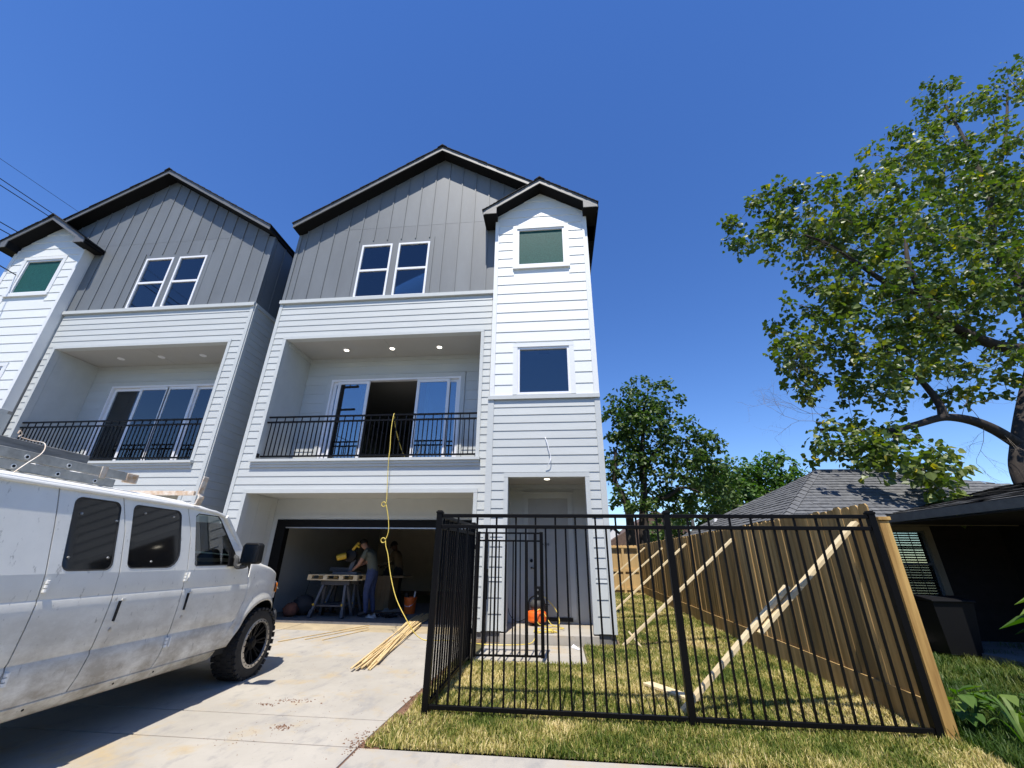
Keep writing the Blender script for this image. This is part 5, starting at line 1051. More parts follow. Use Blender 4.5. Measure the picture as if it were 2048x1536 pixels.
BARE = [((4.9, 7.6, 2.5), (-1, 0, 0.25), 0.9), ((4.9, 7.6, 2.3), (-1, 0.1, 0.0), 1.0), ((4.8, 7.6, 2.9), (-0.8, 0, 0.5), 0.8), ((7.4, 7.9, 2.5), (0.2, 0, 1), 0.9), ((7.8, 8, 2.4), (-0.3, 0, 1), 1.0), ((8.0, 8, 2.3), (0.2, 0, -1), 0.8), ((7.7, 7.9, 2.4), (-0.1, -.1, -1), 0.7), ((6.3, 7.7, 2.6), (-.3, 0, 1), 0.8), ((6.5, 7.9, 5.6), (-1, -.3, .1), 1.3), ((7.0, 7.9, 5.3), (-1, -.3, -.2), 1.3), ((7.6, 8, 5.6), (-.8, -.3, .6), 1.1), ((6.9, 8, 4.0), (-.7, -.3, .3), 1.0), ((9.7, 8.6, 9.2), (-1, 0, .3), 1.0), ((6.3, 7.6, 6.0), (-.6, -.5, -.1), 1.0), ((7.9, 8.0, 4.6), (-1, -.4, -.1), 1.2)]
tree('large broad leaved tree leaning over the bungalow roof at the right', (11.7, 11.4, zg(11.4)), LIMBS, CB_, 0.32, 28, 0.140, M['leaf'], 31, 0.55, 300, [(tuple(c*TS for c in p), d, L*TS) for p, d, L in BARE])
E2 = [(5.59, 24.0, 9.02, 2.12, 1.36), (4.26, 24.0, 7.47, 1.48, 1.78), (5.95, 24.0, 7.13, 2.34, 1.47), (8.34, 24.0, 6.19, 1.43, 1.00), (6.53, 24.0, 5.06, 2.54, 1.70), (4.04, 24.0, 5.09, 1.43, 1.43), (9.27, 26.0, 4.56, 1.80, 1.80), (4.32, 23.6, 3.09, 1.3, 1.0), (6.63, 24.5, 2.94, 1.39, 1.11)]
L2 = [([(3.95, 24, zg(24)), (3.98, 24, 0.83), (4.0, 24, 2.35), (3.75, 24, 3.42), (3.41, 24, 4.24), (3.6, 24, 6.0)], 0.30, 0.08), ([(4.68, 24, zg(24)), (4.68, 24, 0.83), (4.77, 24, 2.35), (4.94, 24, 3.68), (5.11, 24, 5.94), (5.5, 24, 8.6)], 0.36, 0.08), ([(4.88, 24, 3.14), (6.02, 24, 3.28), (7.03, 24, 3.81), (7.91, 24, 3.54)], 0.15, 0.05), ([(5.0, 24, 4.6), (6.2, 24, 6.2), (7.8, 24, 6.3)], 0.12, 0.04)]
tree('tall two stemmed tree beyond the yellow fence beside the house corner', (4.4, 24, zg(24)), L2, fill(E2, 24, 41, depth=0.9), 0.34, 15, 0.21, M['leaf2'], 42, 0.4, r0=0.008)
E3 = [(13.51, 32, 5.60, 2.19, 1.83), (15.67, 32, 5.95, 2.19, 1.64), (17.26, 32, 5.40, 1.44, 1.26), (13.92, 32, 4.18, 2.87, 1.79), (11.92, 32, 4.54, 1.81, 2.18), (15.5, 32, 3.6, 2.6, 1.6)]
tree('rounded bright green tree behind the shingled roof', (14.3, 32, zg(32)), [([(14.3, 32, zg(32)), (14.2, 32, 2.0), (14.0, 32, 4.0), (14.0, 32, 6.0)], 0.28, 0.06), ([(14.2, 32, 2.2), (15.4, 32, 3.8), (16.4, 32, 5.4)], 0.14, 0.04), ([(14.2, 32, 2.4), (12.9, 32, 3.6), (12.2, 32, 5.0)], 0.14, 0.04)], fill(E3, 20, 51, depth=0.9), 0.42, 16, 0.24, M['leaf3'], 52, 0.35, r0=0.010)
E4 = [(9.6, 29, 3.0, 2.2, 1.9), (7.6, 30, 1.6, 1.8, 1.4), (11.4, 29, 2.0, 1.8, 1.5)]
tree('low dark bushy tree filling the gap under the tall tree behind the roof', (9.4, 29, zg(29)), [([(9.4, 29, zg(29)), (9.5, 29, 1.0), (9.6, 29, 3.0)], 0.2, 0.05)], fill(E4, 20, 61, depth=0.9), 0.42, 16, 0.24, M['leaf2'], 62, 0.35, r0=0.010)
# low leafy plants beside the fence post
def plant(lab, x, y, n, s, seed, name='leafy_plant', blade=False):
    r = random.Random(seed); Pl = thing(name, lab, 'plant', (x, y, zg(y))); st = MB()
    for k in range(n):
        a = r.uniform(0, 6.28); h = r.uniform(0.5, 1.0)*s; rr = r.uniform(0.2, 0.9)*s*(0.9 if blade else 0.5)
        top = Vector((x+math.cos(a)*rr, y+math.sin(a)*rr, zg(y)+h)); base = Vector((x+math.cos(a)*rr*0.15, y+math.sin(a)*rr*0.15, zg(y)))
        out = Vector((math.cos(a), math.sin(a), -0.3)).normalized(); sd = Vector((-math.sin(a), math.cos(a), 0))
        if blade:
            q = smoothpts([base, base.lerp(top, .5)+Vector((0, 0, h*.25)), top, top+out*0.25*s-Vector((0, 0, .1*s))], 3); vs = []
            for i, p in enumerate(q): wv = 0.020*s/0.4*(1-(i/(len(q)-1))**2)+0.001; vs += [tuple(p+sd*wv), tuple(p-sd*wv)]
            b = MB().add(vs, [(2*i, 2*i+1, 2*i+3, 2*i+2) for i in range(len(q)-1)])
        else:
            st.tube([base, base.lerp(top, .5)+Vector((0, 0, .03)), top], 0.004, 4, cap=False); L = r.uniform(.09, .15)*s/0.35; u = Vector((0, 0, 1))
            b = MB().add([tuple(top+out*(L*c0)+sd*(L*c1)+u*(L*c2)) for c0, c1, c2 in ((0, 0, 0), (.2, .38, .08), (.6, .30, .06), (1.05, 0, -.12), (.6, -.30, .06), (.2, -.38, .08))], [(0, 1, 2, 3), (0, 3, 4, 5)])
        o = b.build('leaf', M['leaf3'], Pl, fix=False); a_ = o.data.attributes.new('tint', 'FLOAT', 'POINT'); a_.data.foreach_set('value', np.full(len(o.data.vertices), r.uniform(0.1, 1.0), np.float32))
    if not blade: st.build('stem', M['leaf3'], Pl, fix=False)
plant('low heart leaved plant at the foot of the wooden end post', 3.62, 4.95, 22, 0.34, 3); plant('heart leaved plant farther from the end post among tall grass', 3.98, 5.0, 22, 0.36, 4)
plant('strappy yellow green plant nearest the street in the shady lawn', 3.80, 4.62, 12, 0.36, 5, 'strappy_plant', True)
plant('tall bush with arching leaves at the dark porch edge', 6.15, 5.9, 60, 1.15, 6, 'bush')
# ------------------------------------------------------------------ people at work in the garage
def skincol(n, c): return mat(n, c, 0.55)
M['skin'] = skincol('skin', (0.36, 0.19, 0.12)); M['skin2'] = skincol('dark_skin', (0.10, 0.05, 0.03))
M['shirt'] = mat('olive_grey_cotton', (0.115, 0.125, 0.095), 0.9, noise=0.12, nscale=9, bump=0.25, bscale=25); M['jeans'] = mat('blue_denim', (0.045, 0.065, 0.14), 0.9, noise=0.25, nscale=10, bump=0.25, bscale=25)
M['hair'] = mat('dark_hair', (0.012, 0.010, 0.009), 0.7); M['shoe'] = mat('dark_shoe_leather', (0.03, 0.025, 0.022), 0.6); M['hoodie'] = mat('tan_hooded_sweatshirt', (0.20, 0.15, 0.085), 0.9, noise=0.1, nscale=9); M['darkcloth'] = mat('dark_work_trousers', (0.03, 0.032, 0.035), 0.9)
def person(lab, loc, J, edges, regions, mats, face, hairfn, hands):
    """body grown as one skin over a posed skeleton. J: joint -> (x, y, z, radius) relative to loc"""
    Pn = thing('person', lab, 'person', loc)
    names = list(J); me = bpy.data.meshes.new('body'); me.from_pydata([J[n][:3] for n in names], [(names.index(a), names.index(b)) for a, b in edges], [])
    o = bpy.data.objects.new('body', me); COL.objects.link(o)
    sk = o.modifiers.new('skin', 'SKIN'); sk.use_smooth_shade = True; sv = me.skin_vertices[0].data
    for i, n in enumerate(names): r = J[n][3]; sv[i].radius = (r, r) if not isinstance(r, tuple) else r
    sv[names.index('pelvis')].use_root = True
    ss = o.modifiers.new('sub', 'SUBSURF'); ss.levels = 2; ss.render_levels = 2
    bpy.context.view_layer.update(); dg = bpy.context.evaluated_depsgraph_get(); m2 = bpy.data.meshes.new_from_object(o.evaluated_get(dg))
    bpy.data.objects.remove(o); ob = bpy.data.objects.new('body', m2); COL.objects.link(ob); ob.parent = Pn
    m2.materials.clear()
    for m in mats: m2.materials.append(m)
    segs = [(np.array(J[a][:3]), np.array(J[b][:3]), regions[(a, b)]) for a, b in edges]
    for p in m2.polygons:
        c = np.array(p.center); best = 1e9
        for a, b, k in segs:
            d = b-a; t = np.clip(np.dot(c-a, d)/max(np.dot(d, d), 1e-9), 0, 1); q = np.linalg.norm(c-a-d*t)
            if q < best: best = q; p.material_index = k
        p.use_smooth = True
    face(Pn); hairfn(Pn); hands(Pn); return Pn
def headparts(Pn, c, fwd, right, up, skin, hairm, cap=False):
    """nose, ears, eyes, mouth and hair on a head centred at c (relative to the person)"""
    c = Vector(c)+world_loc(Pn); f, r, u = Vector(fwd).normalized(), Vector(right).normalized(), Vector(up).normalized()
    MB().prism([tuple(c+f*0.095+u*0.02+r*0.004), tuple(c+f*0.095+u*0.02-r*0.004), tuple(c+f*0.092-u*0.028-r*0.018), tuple(c+f*0.092-u*0.028+r*0.018)], tuple(f*0.028)).build('nose', skin, Pn, bevel=0.006)
    for s in (-1, 1):
        MB().ball(c+r*(s*0.078)-f*0.005, 0.014, 0.022, 0.033).build('ear', skin, Pn, smooth=True)
        MB().ball(c+r*(s*0.034)+f*0.088+u*0.022, 0.011).build('eye', M['black'], Pn, smooth=True)
    MB().beam(c+f*0.093-u*0.055-r*0.022, c+f*0.093-u*0.055+r*0.022, 0.01, 0.008).build('mouth', mat('lips', (0.22, 0.08, 0.06), 0.5), Pn)
    b = MB(); n = 12; vs = []
    for i in range(7):
        t = math.pi*0.56*i/6; rad = math.sin(t)*0.097+0.002; h = math.cos(t)*0.118
        for k in range(n):
            a = 2*math.pi*k/n; q = 0.62+0.5*max(0, math.cos(a)) if i > 4 else 1.0
            vs.append(tuple(c+u*(h+(0.05*max(0, math.cos(a)) if i > 4 else 0)+0.015)+f*(math.cos(a)*rad*1.10-0.008)+r*(math.sin(a)*rad)))
    b.add(vs, [(i*n+k, i*n+(k+1) % n, (i+1)*n+(k+1) % n, (i+1)*n+k) for i in range(6) for k in range(n)])
    h_ = b.build('hair', hairm, Pn, smooth='all'); h_.modifiers.new('t', 'SOLIDIFY').thickness = 0.012
def hand(Pn, w, d, n, skin, s=1.0):
    """palm, four bent fingers of different length and a thumb; w wrist, d finger direction, n palm normal"""
    w = Vector(w)+world_loc(Pn); d = Vector(d).normalized(); n = Vector(n).normalized(); x = d.cross(n).normalized(); b = MB()
    b.beam(w-d*0.01, w+d*0.085, 0.078, 0.028, n)
    for k, L in enumerate((0.062, 0.074, 0.070, 0.052)):
        p0 = w+d*0.08+x*(-0.029+0.0195*k); p1 = p0+(d*0.85-n*0.5).normalized()*L*0.5; p2 = p1+(d*0.4-n*0.9).normalized()*L*0.5; b.tube([p0, p1, p2], [0.0095, 0.009, 0.007], 6)
    t0 = w+d*0.02-x*0.036; b.tube([t0, t0+(d*0.6-x*0.8).normalized()*0.035, t0+(d*0.95-x*0.45-n*.3).normalized()*0.072], [0.013, 0.011, 0.008], 6)
    b.build('hand', skin, Pn, smooth=True, bevel=0.004)
fl = -1.245
# man in an olive shirt bending over the saw; he faces left (-x) and slightly away
px, py = -4.50, 10.62
J = {'pelvis': (0.04, 0, 0.93, (0.155, 0.125)), 'waist': (0.03, 0, 1.06, (0.15, 0.125)), 'chest': (-0.03, 0.0, 1.26, (0.175, 0.135)), 'upchest': (-0.10, 0.0, 1.40, (0.150, 0.12)), 'neck': (-0.17, 0, 1.475, 0.062), 'headb': (-0.235, 0, 1.52, 0.078), 'head': (-0.275, 0, 1.565, 0.092), 'headt': (-0.285, 0, 1.60, 0.078),
     'shL': (-0.09, -0.20, 1.40, 0.072), 'elL': (-0.20, -0.26, 1.13, 0.048), 'wrL': (-0.40, -0.16, 0.965, 0.032), 'shR': (-0.09, 0.20, 1.40, 0.072), 'elR': (-0.26, 0.26, 1.16, 0.048), 'wrR': (-0.46, 0.14, 1.05, 0.032),
     'hipL': (0.05, -0.095, 0.88, 0.115), 'knL': (0.0, -0.12, 0.50, 0.078), 'anL': (0.06, -0.13, 0.09, 0.052), 'toL': (-0.14, -0.15, 0.045, 0.042), 'hipR': (0.05, 0.095, 0.88, 0.115), 'knR': (0.03, 0.12, 0.50, 0.078), 'anR': (0.13, 0.13, 0.09, 0.052), 'toR': (-0.07, 0.15, 0.045, 0.042),
     'slL': (-0.155, -0.238, 1.24, 0.060), 'slR': (-0.185, 0.236, 1.26, 0.060)}
ED = [('pelvis', 'waist'), ('waist', 'chest'), ('chest', 'upchest'), ('upchest', 'neck'), ('neck', 'headb'), ('headb', 'head'), ('head', 'headt'), ('upchest', 'shL'), ('shL', 'slL'), ('slL', 'elL'), ('elL', 'wrL'), ('upchest', 'shR'), ('shR', 'slR'), ('slR', 'elR'), ('elR', 'wrR'), ('pelvis', 'hipL'), ('hipL', 'knL'), ('knL', 'anL'), ('anL', 'toL'), ('pelvis', 'hipR'), ('hipR', 'knR'), ('knR', 'anR'), ('anR', 'toR')]
def reg(sleeve):
    R = {}
    for a, b in ED:
        k = 0
        if a in ('pelvis',) and b == 'waist' or a in ('waist', 'chest') or b in ('shL', 'shR', 'slL', 'slR'): k = 1
        if b.startswith(('hip', 'kn')) or b in ('anL', 'anR'): k = 2
        if a == 'pelvis' and b.startswith('hip'): k = 2
        if b.startswith('to'): k = 3
        if sleeve and (b.startswith('el') or b.startswith('wr')): k = 1
        R[(a, b)] = k
    return R
person('person in an olive t-shirt and blue jeans bending over a saw, seen from the side', (px, py, fl), J, ED, reg(False), [M['skin'], M['shirt'], M['jeans'], M['shoe']],
       lambda P: headparts(P, (-0.285, 0, 1.575), (-0.85, 0, -0.55), (0, 1, 0), (-0.5, 0, 0.85), M['skin'], M['hair']), lambda P: None,
       lambda P: (hand(P, (-0.40, -0.16, 0.965), (-0.9, 0.25, -0.35), (0, 0, 1), M['skin']), hand(P, (-0.46, 0.14, 1.05), (-0.95, -0.1, -0.1), (0, 0, 1), M['skin'])))
J2 = {k: v for k, v in J.items()}
J2.update({'chest': (-0.01, 0, 1.25, (0.18, 0.14)), 'upchest': (-0.05, 0, 1.38, (0.15, 0.12)), 'neck': (-0.10, 0, 1.47, 0.065), 'headb': (-0.15, 0, 1.54, 0.08), 'head': (-0.17, 0, 1.60, 0.092), 'headt': (-0.17, 0, 1.64, 0.078), 'elL': (-0.24, -0.27, 1.12, 0.055), 'wrL': (-0.46, -0.18, 1.06, 0.04), 'elR': (-0.24, 0.27, 1.12, 0.055), 'wrR': (-0.46, 0.18, 1.06, 0.04)})
person('person in a tan hooded sweatshirt standing deep in the dark garage behind the crate table', (-4.62, 12.75, fl), J2, ED, reg(True), [M['skin2'], M['hoodie'], M['darkcloth'], M['shoe']],
       lambda P: headparts(P, (-0.175, 0, 1.60), (-0.9, -0.2, -0.4), (-0.2, 0.95, 0), (-0.35, 0, 0.92), M['skin2'], M['hair']), lambda P: None,
       lambda P: (hand(P, (-0.46, -0.18, 1.06), (-0.95, 0.2, -0.2), (0, 0, 1), M['skin2']), hand(P, (-0.46, 0.18, 1.06), (-0.95, -0.1, -0.2), (0, 0, 1), M['skin2'])))
# ------------------------------------------------------------------ saw bench, saw, crate, bucket and clutter
M['sawplastic'] = mat('grey_sawhorse_plastic', (0.05, 0.053, 0.06), 0.5, noise=0.15, nscale=10); M['sawleg'] = mat('grey_steel_leg', (0.10, 0.105, 0.115), 0.45)
M['yellow'] = mat('yellow_tool_plastic', (0.55, 0.36, 0.03), 0.45); M['orange'] = mat('orange_plastic', (0.75, 0.13, 0.015), 0.4, noise=0.08, nscale=10); M['crate'] = mat('tan_plywood', (0.30, 0.20, 0.10), 0.7, noise=0.12, nscale=5)
def sawhorse(y, lab):
    S_ = thing('sawhorse', lab, 'sawhorse', (-5.2, y, fl), 'sawhorses under the pallet')
    MB().box(-5.55, -4.85, y-0.06, y+0.06, fl+0.66, fl+0.76).build('beam', M['sawplastic'], S_, bevel=0.01)
    for sx_ in (-1, 1):
        for sy in (-1, 1):
            MB().beam((-5.2+sx_*0.27, y+sy*0.05, fl+0.66), (-5.2+sx_*0.38, y+sy*0.24, fl+0.02), 0.055, 0.085, (0, 1, 0)).build('leg', M['sawleg'], S_, bevel=0.008)
            MB().beam((-5.2+sx_*0.36, y+sy*0.21, fl+0.16), (-5.2+sx_*0.39, y+sy*0.25, fl+0.0), 0.075, 0.10, (0, 1, 0)).build('foot', M['sawplastic'], S_, bevel=0.008)
    MB().box(-5.52, -4.88, y-0.17, y+0.17, fl+0.22, fl+0.26).build('tray', M['sawplastic'], S_, bevel=0.006)
    for sx_ in (-1, 1): MB().lathe((-5.2+sx_*0.34, y-0.24, fl+0.27), (0, -1, 0), [(0, 0.025), (0.02, 0.022)], 10).build('latch_knob', M['yellow'], S_)
sawhorse(10.35, 'front grey plastic folding sawhorse with yellow knobs under the pallet'); sawhorse(10.85, 'rear grey plastic folding sawhorse behind the front one')
PLT = thing('pallet', 'small pale wood pallet laid on the sawhorses as a saw bench', 'pallet', (-5.2, 10.55, fl+0.78))
for y in (10.25, 10.5, 10.75): MB().box(-5.85, -4.62, y-0.05, y+0.05, fl+0.765, fl+0.783).build('bottom_board', M['lumber'], PLT)
for x in (-5.80, -5.42, -5.03, -4.68):
    for y in (10.25, 10.75): MB().box(x-0.05, x+0.05, y-0.05, y+0.05, fl+0.784, fl+0.865).build('block', M['lumber'], PLT)
for k in range(6): MB().box(-5.85+k*0.206, -5.85+k*0.206+0.19, 10.2, 10.8, fl+0.866, fl+0.884).build('top_board', M['lumber'], PLT)
MS = thing('miter_saw', 'yellow and grey miter saw with raised head on the pallet', 'miter saw', (-5.0, 10.5, fl+0.885)); tz_ = fl+0.885
MB().box(-5.35, -4.75, 10.38, 10.68, tz_, tz_+0.06).build('base', M['sawleg'], MS, bevel=0.01); MB().box(-5.55, -4.95, 10.60, 10.64, tz_+0.06, tz_+0.15).build('fence', M['sawplastic'], MS, bevel=0.006)
MB().beam((-5.02, 10.60, tz_+0.05), (-4.95, 10.62, tz_+0.34), 0.10, 0.10, (0, 1, 0)).build('pivot_arm', M['sawleg'], MS, bevel=0.015)
MB().lathe((-5.02, 10.46, tz_+0.42), (0, 1, 0), [(0, 0.10), (0.02, 0.145), (0.07, 0.145), (0.09, 0.12)], 24).build('blade_guard', M['black'], MS, smooth=True)
MB().lathe((-5.08, 10.40, tz_+0.42), (-0.7, -0.3, -0.2), [(0, 0.07), (0.10, 0.075), (0.20, 0.07), (0.22, 0.045)], 18).build('motor', M['yellow'], MS, smooth=True)
MB().tube(smoothpts([(-5.0, 10.5, tz_+0.50), (-4.93, 10.48, tz_+0.60), (-4.86, 10.45, tz_+0.66), (-4.80, 10.43, tz_+0.60)]), 0.022, 8).build('handle', M['yellow'], MS, smooth=True)
MB().beam((-4.98, 10.5, tz_+0.55), (-4.84, 10.5, tz_+0.72), 0.07, 0.06).build('upper_guard', M['yellow'], MS, bevel=0.012)
MB().lathe((-5.14, 10.36, tz_+0.40), (-0.3, -0.9, 0), [(0, 0.045), (0.01, 0.045), (0.012, 0.02)], 16).build('motor_cap', M['vinyl'], MS)
CR = thing('crate_table', 'tan plywood box with panelled sides used as a table in the garage', 'crate', (-4.75, 12.15, fl))
MB().box(-5.15, -4.45, 11.9, 12.5, fl, fl+0.78).build('box', M['crate'], CR); MB().box(-5.25, -4.10, 11.85, 12.6, fl+0.782, fl+0.82).build('top', M['crate'], CR)
for k in range(6): MB().box(-5.15+k*0.117, -5.15+k*0.117+0.108, 11.886, 11.899, fl+0.01, fl+0.775).build('panel_board', M['crate'], CR)
tag(MB().box(-4.75, -4.6, 12.05, 12.15, fl+0.82, fl+0.93).lathe((-4.67, 12.1, fl+0.93), (0, 0, 1), [(0, 0.06), (0.08, 0.05), (0.10, 0.02)], 12).build('power_drill', M['black'], None), 'dark power tool lying on the tan crate table', 'power tool')
BK = thing('bucket', 'orange plastic bucket holding tools on the garage floor', 'bucket', (-3.68, 11.35, fl))
MB().lathe((-3.68, 11.35, fl), (0, 0, 1), [(0, 0.125), (0.01, 0.13), (0.30, 0.147), (0.305, 0.155), (0.34, 0.156), (0.342, 0.165), (0.365, 0.165), (0.367, 0.147), (0.25, 0.142), (0.24, 0.0)], 28).build('body', M['orange'], BK, smooth=True)
MB().tube(smoothpts([(-3.84, 11.35, fl+0.33), (-3.80, 11.20, fl+0.22), (-3.68, 11.16, fl+0.17), (-3.56, 11.20, fl+0.22), (-3.52, 11.35, fl+0.33)]), 0.004, 5).build('handle', M['metal'], BK)
tag(MB().beam((-3.60, 11.36, fl+0.26), (-3.57, 11.33, fl+0.50), 0.02, 0.04).build('hand_tool', M['vinyl'], None), 'white handled tool sticking up out of the orange bucket', 'tool'); tag(MB().beam((-3.76, 11.36, fl+0.26), (-3.80, 11.36, fl+0.46), 0.12, 0.09).build('hand_tool', M['black'], None, bevel=0.02), 'dark tool heap standing in the orange bucket', 'tool')
def sack(lab, x, y, s, m, seed, name='tool_bag'):
    r = random.Random(seed); b = MB().ball((x, y, fl+s*0.42), s*0.5, s*0.42, s*0.42, 14, 9); b.v = [(v[0]+r.uniform(-.06, .06)*s, v[1]+r.uniform(-.06, .06)*s, max(fl, v[2]+r.uniform(-.06, .06)*s)) for v in b.v]
    return tag(b.build(name, m, None, smooth='all'), lab, 'bag')
M['redcloth'] = mat('reddish_canvas', (0.14, 0.055, 0.035), 0.9, noise=0.3, nscale=14, bump=0.5, bscale=20)
sack('reddish brown canvas tool bag on the garage floor near the van nose', -6.12, 10.2, 0.34, M['redcloth'], 4); sack('dark bundle standing behind the reddish tool bag', -6.0, 10.5, 0.5, M['darkcloth'], 5)
def heap(lab, name, x, y, n, m, seed, cat):
    r = random.Random(seed); b = MB()
    for k in range(n):
        a = r.uniform(0, 3.14); q = [(x+r.uniform(-.3, .3), y+r.uniform(-.12, .12), fl+0.02+r.uniform(0, .06))]
        for i in range(5): q.append((q[-1][0]+math.cos(a)*0.09+r.uniform(-.05, .05), q[-1][1]+math.sin(a)*0.05+r.uniform(-.03, .03), fl+0.012+r.uniform(0, .07)))
        b.tube(smoothpts(q, 3), 0.013, 5)
    return tag(b.build(name, m, None, smooth='all'), lab, cat)
heap('tangle of black cable and straps on the garage floor left of the bucket', 'cable_heap', -3.95, 10.45, 9, M['black'], 3, 'cable')
heap('coil of dark hose on the garage floor near the left wall', 'hose_heap', -6.2, 10.9, 7, M['redcloth'], 6, 'hose')
def rag(lab, x, y, s, m, seed):
    r = random.Random(seed); n = 7; b = MB(); vs = [(x+(i/(n-1)-.5)*s+r.uniform(-.02, .02), y+(j/(n-1)-.5)*s*.6, fl+0.004+max(0, r.gauss(.035, .03))*(1 if 0 < i < n-1 and 0 < j < n-1 else .3)) for j in range(n) for i in range(n)]
    b.add(vs, [(j*n+i, j*n+i+1, (j+1)*n+i+1, (j+1)*n+i) for j in range(n-1) for i in range(n-1)]); return tag(b.build('rag', m, None, smooth='all'), lab, 'cloth')
M['ragcloth'] = mat('grey_white_rag', (0.38, 0.37, 0.35), 0.9, noise=0.1)
rag('crumpled pale cloth on the garage floor between the person and the bucket', -4.2, 11.6, 0.5, M['ragcloth'], 1); rag('small white cloth near the garage edge beside the black cables', -4.25, 10.35, 0.22, M['ragcloth'], 2)
oc = tag(MB().tube(smoothpts([(-6.9, 12.0, -0.35), (-6.82, 11.98, -0.36), (-6.76, 11.95, -0.5), (-6.76, 11.8, -1.0), (-6.6, 11.5, fl+0.012), (-6.0, 11.2, fl+0.012), (-5.4, 10.9, fl+0.012), (-5.1, 10.7, fl+0.012)]), 0.006, 5).build('black_cord', M['black'], None), 'black power cord plugged into the left garage wall and trailing to the saw', 'cord')
tag(MB().box(-6.928, -6.915, 11.93, 12.06, -0.41, -0.26).build('wall_outlet', M['vinyl'], None), 'white wall outlet on the left garage wall with a black cord in it', 'outlet')
tag(MB().box(-2.35, -2.02, 11.2, 11.5, fl, fl+0.32).box(-2.3, -2.07, 11.25, 11.45, fl+0.32, fl+0.40).build('tool_case', M['black'], None, bevel=0.01), 'black tool case at the right edge of the garage opening behind the fence', 'case')
r = random.Random(12)
for k in range(7):
    x, y, a = r.uniform(-6.4, -4.0), r.uniform(11.3, 13.2), r.uniform(-.5, .5)
    tag(MB().beam((x-.5*math.cos(a), y-.5*math.sin(a), fl+.012), (x+.5*math.cos(a), y+.5*math.sin(a), fl+.014), 0.06, 0.014).build('scrap_board', M['brownbase'], None), 'thin scrap board lying on the dark garage floor', 'board', 'scrap boards on the garage floor')
# ------------------------------------------------------------------ trim strips on the drive
M['strip'] = mat('pine_trim', (0.62, 0.44, 0.20), 0.55, col2=(0.74, 0.58, 0.33), nscale=5, objvar=0.12)
def gz_(x, y): return (zg(y)+0.012) if y < 9.63 else fl
labs = 'pale pine trim strip in the loose fan of strips at the garage mouth'
r = random.Random(5)
for k in range(17):
    a = (-2.72+k*0.016+r.uniform(-.02, .02), 6.28+r.uniform(-.22, .22)); c = (-3.12+r.uniform(-.13, .13)+(k-8)*0.012, 10.75+r.uniform(-.5, .6)); lz = 0.008+0.010*(k % 4)+0.004
    w = r.choice((0.022, 0.028, 0.036)); ym = 9.63; t = (ym-a[1])/(c[1]-a[1]); mx_ = a[0]+(c[0]-a[0])*t
    tag(MB().beam((a[0], a[1], gz_(*a)+lz), (mx_, ym, fl+lz+0.008), w, 0.014).beam((mx_, ym, fl+lz+0.008), (c[0], c[1], fl+lz), w, 0.014).build('trim_strip', M['strip'], None), labs, 'wood strip', 'fan of trim strips')
for a, c, lab in (((-2.56, 6.85), (-2.80, 8.2), 'single short trim strip lying apart on the right of the fan'), ((-4.73, 7.70), (-3.93, 9.55), 'longest of three thin strips lying near the van wheel'), ((-4.40, 7.95), (-3.84, 9.30), 'middle thin strip, overlapping the longest one near the van'), ((-4.08, 7.95), (-3.72, 9.05), 'thin strip lying nearest the fan, right of two others near the van')):
    tag(MB().beam((a[0], a[1], gz_(*a)+.008), (c[0], c[1], gz_(*c)+.008), 0.022, 0.012).build('trim_strip', M['strip'], None), lab, 'wood strip')
# ------------------------------------------------------------------ yellow hose from the balcony, air compressor at the door
M['hose'] = mat('yellow_rubber_hose', (0.68, 0.52, 0.10), 0.45)
def loop(c, r_, n=9, ax='xz', a0=0.0): return [(c[0]+r_*math.cos(a0+2*math.pi*k/n), c[1]+0.015*(k/n-.5), c[2]+r_*math.sin(a0+2*math.pi*k/n)) for k in range(n+1)]
hp = [(-3.20, 10.3, 1.95), (-3.42, 9.8, 1.955), (-3.47, 9.56, 2.05), (-3.55, 9.1, 2.42), (-3.575, 8.72, 2.78), (-3.575, 8.60, 2.98), (-3.57, 8.56, 3.034), (-3.56, 8.50, 2.95), (-3.54, 8.43, 2.6), (-3.50, 8.40, 2.2), (-3.48, 8.36, 1.95), (-3.455, 8.38, 1.5), (-3.42, 8.38, 1.12)]
hp += loop((-3.47, 8.38, 1.02), 0.045, 9, a0=0.4)[:]+[(-3.38, 8.38, 0.9), (-3.33, 8.38, 0.72), (-3.30, 8.38, 0.52), (-3.32, 8.38, 0.40)]+loop((-3.385, 8.38, 0.335), 0.045, 9, a0=0.4)+[(-3.31, 8.37, 0.22), (-3.24, 8.35, 0.07), (-3.13, 8.30, -0.26), (-2.93, 8.20, -0.66), (-2.66, 8.12, -1.0), (-2.50, 8.15, -1.2), (-2.36, 8.2, zg(8.2)+0.03), (-2.2, 8.2, zg(8.2)+0.022), (-1.9, 8.25, zg(8.2)+0.022), (-1.5, 8.1, zg(8.2)+0.025), (-1.2, 7.95, zg(8)+0.03), (-0.7, 8.02, zg(8)+0.03), (-0.45, 8.15, zg(8)+0.05), (-0.36, 8.24, -1.15)]
ring = []
for k in range(34):
    a = k*0.62; ring.append((-0.24+0.17*math.cos(a)*(1+0.25*math.sin(k)), 8.42+0.13*math.sin(a), -1.155+0.010*(k % 5)))
hp += ring+[(-0.02, 8.62, -1.13), (0.10, 8.72, -1.13), (0.02, 8.86, -1.13), (-0.14, 9.0, -1.10), (-0.26, 9.1, -0.95), (-0.36, 9.05, -0.86), (-0.42, 8.98, -0.95), (-0.36, 8.92, -1.1), (-0.1, 9.0, -1.14), (0.02, 9.2, -1.1), (-0.04, 9.35, -0.9), (-0.20, 9.32, -0.72), (-0.33, 9.25, -0.62)]
tag(MB().tube(smoothpts(hp, 4), 0.008, 6).build('air_hose', M['hose'], None, smooth='all'), 'yellow air hose hanging from the balcony railing and running to the compressor', 'hose')
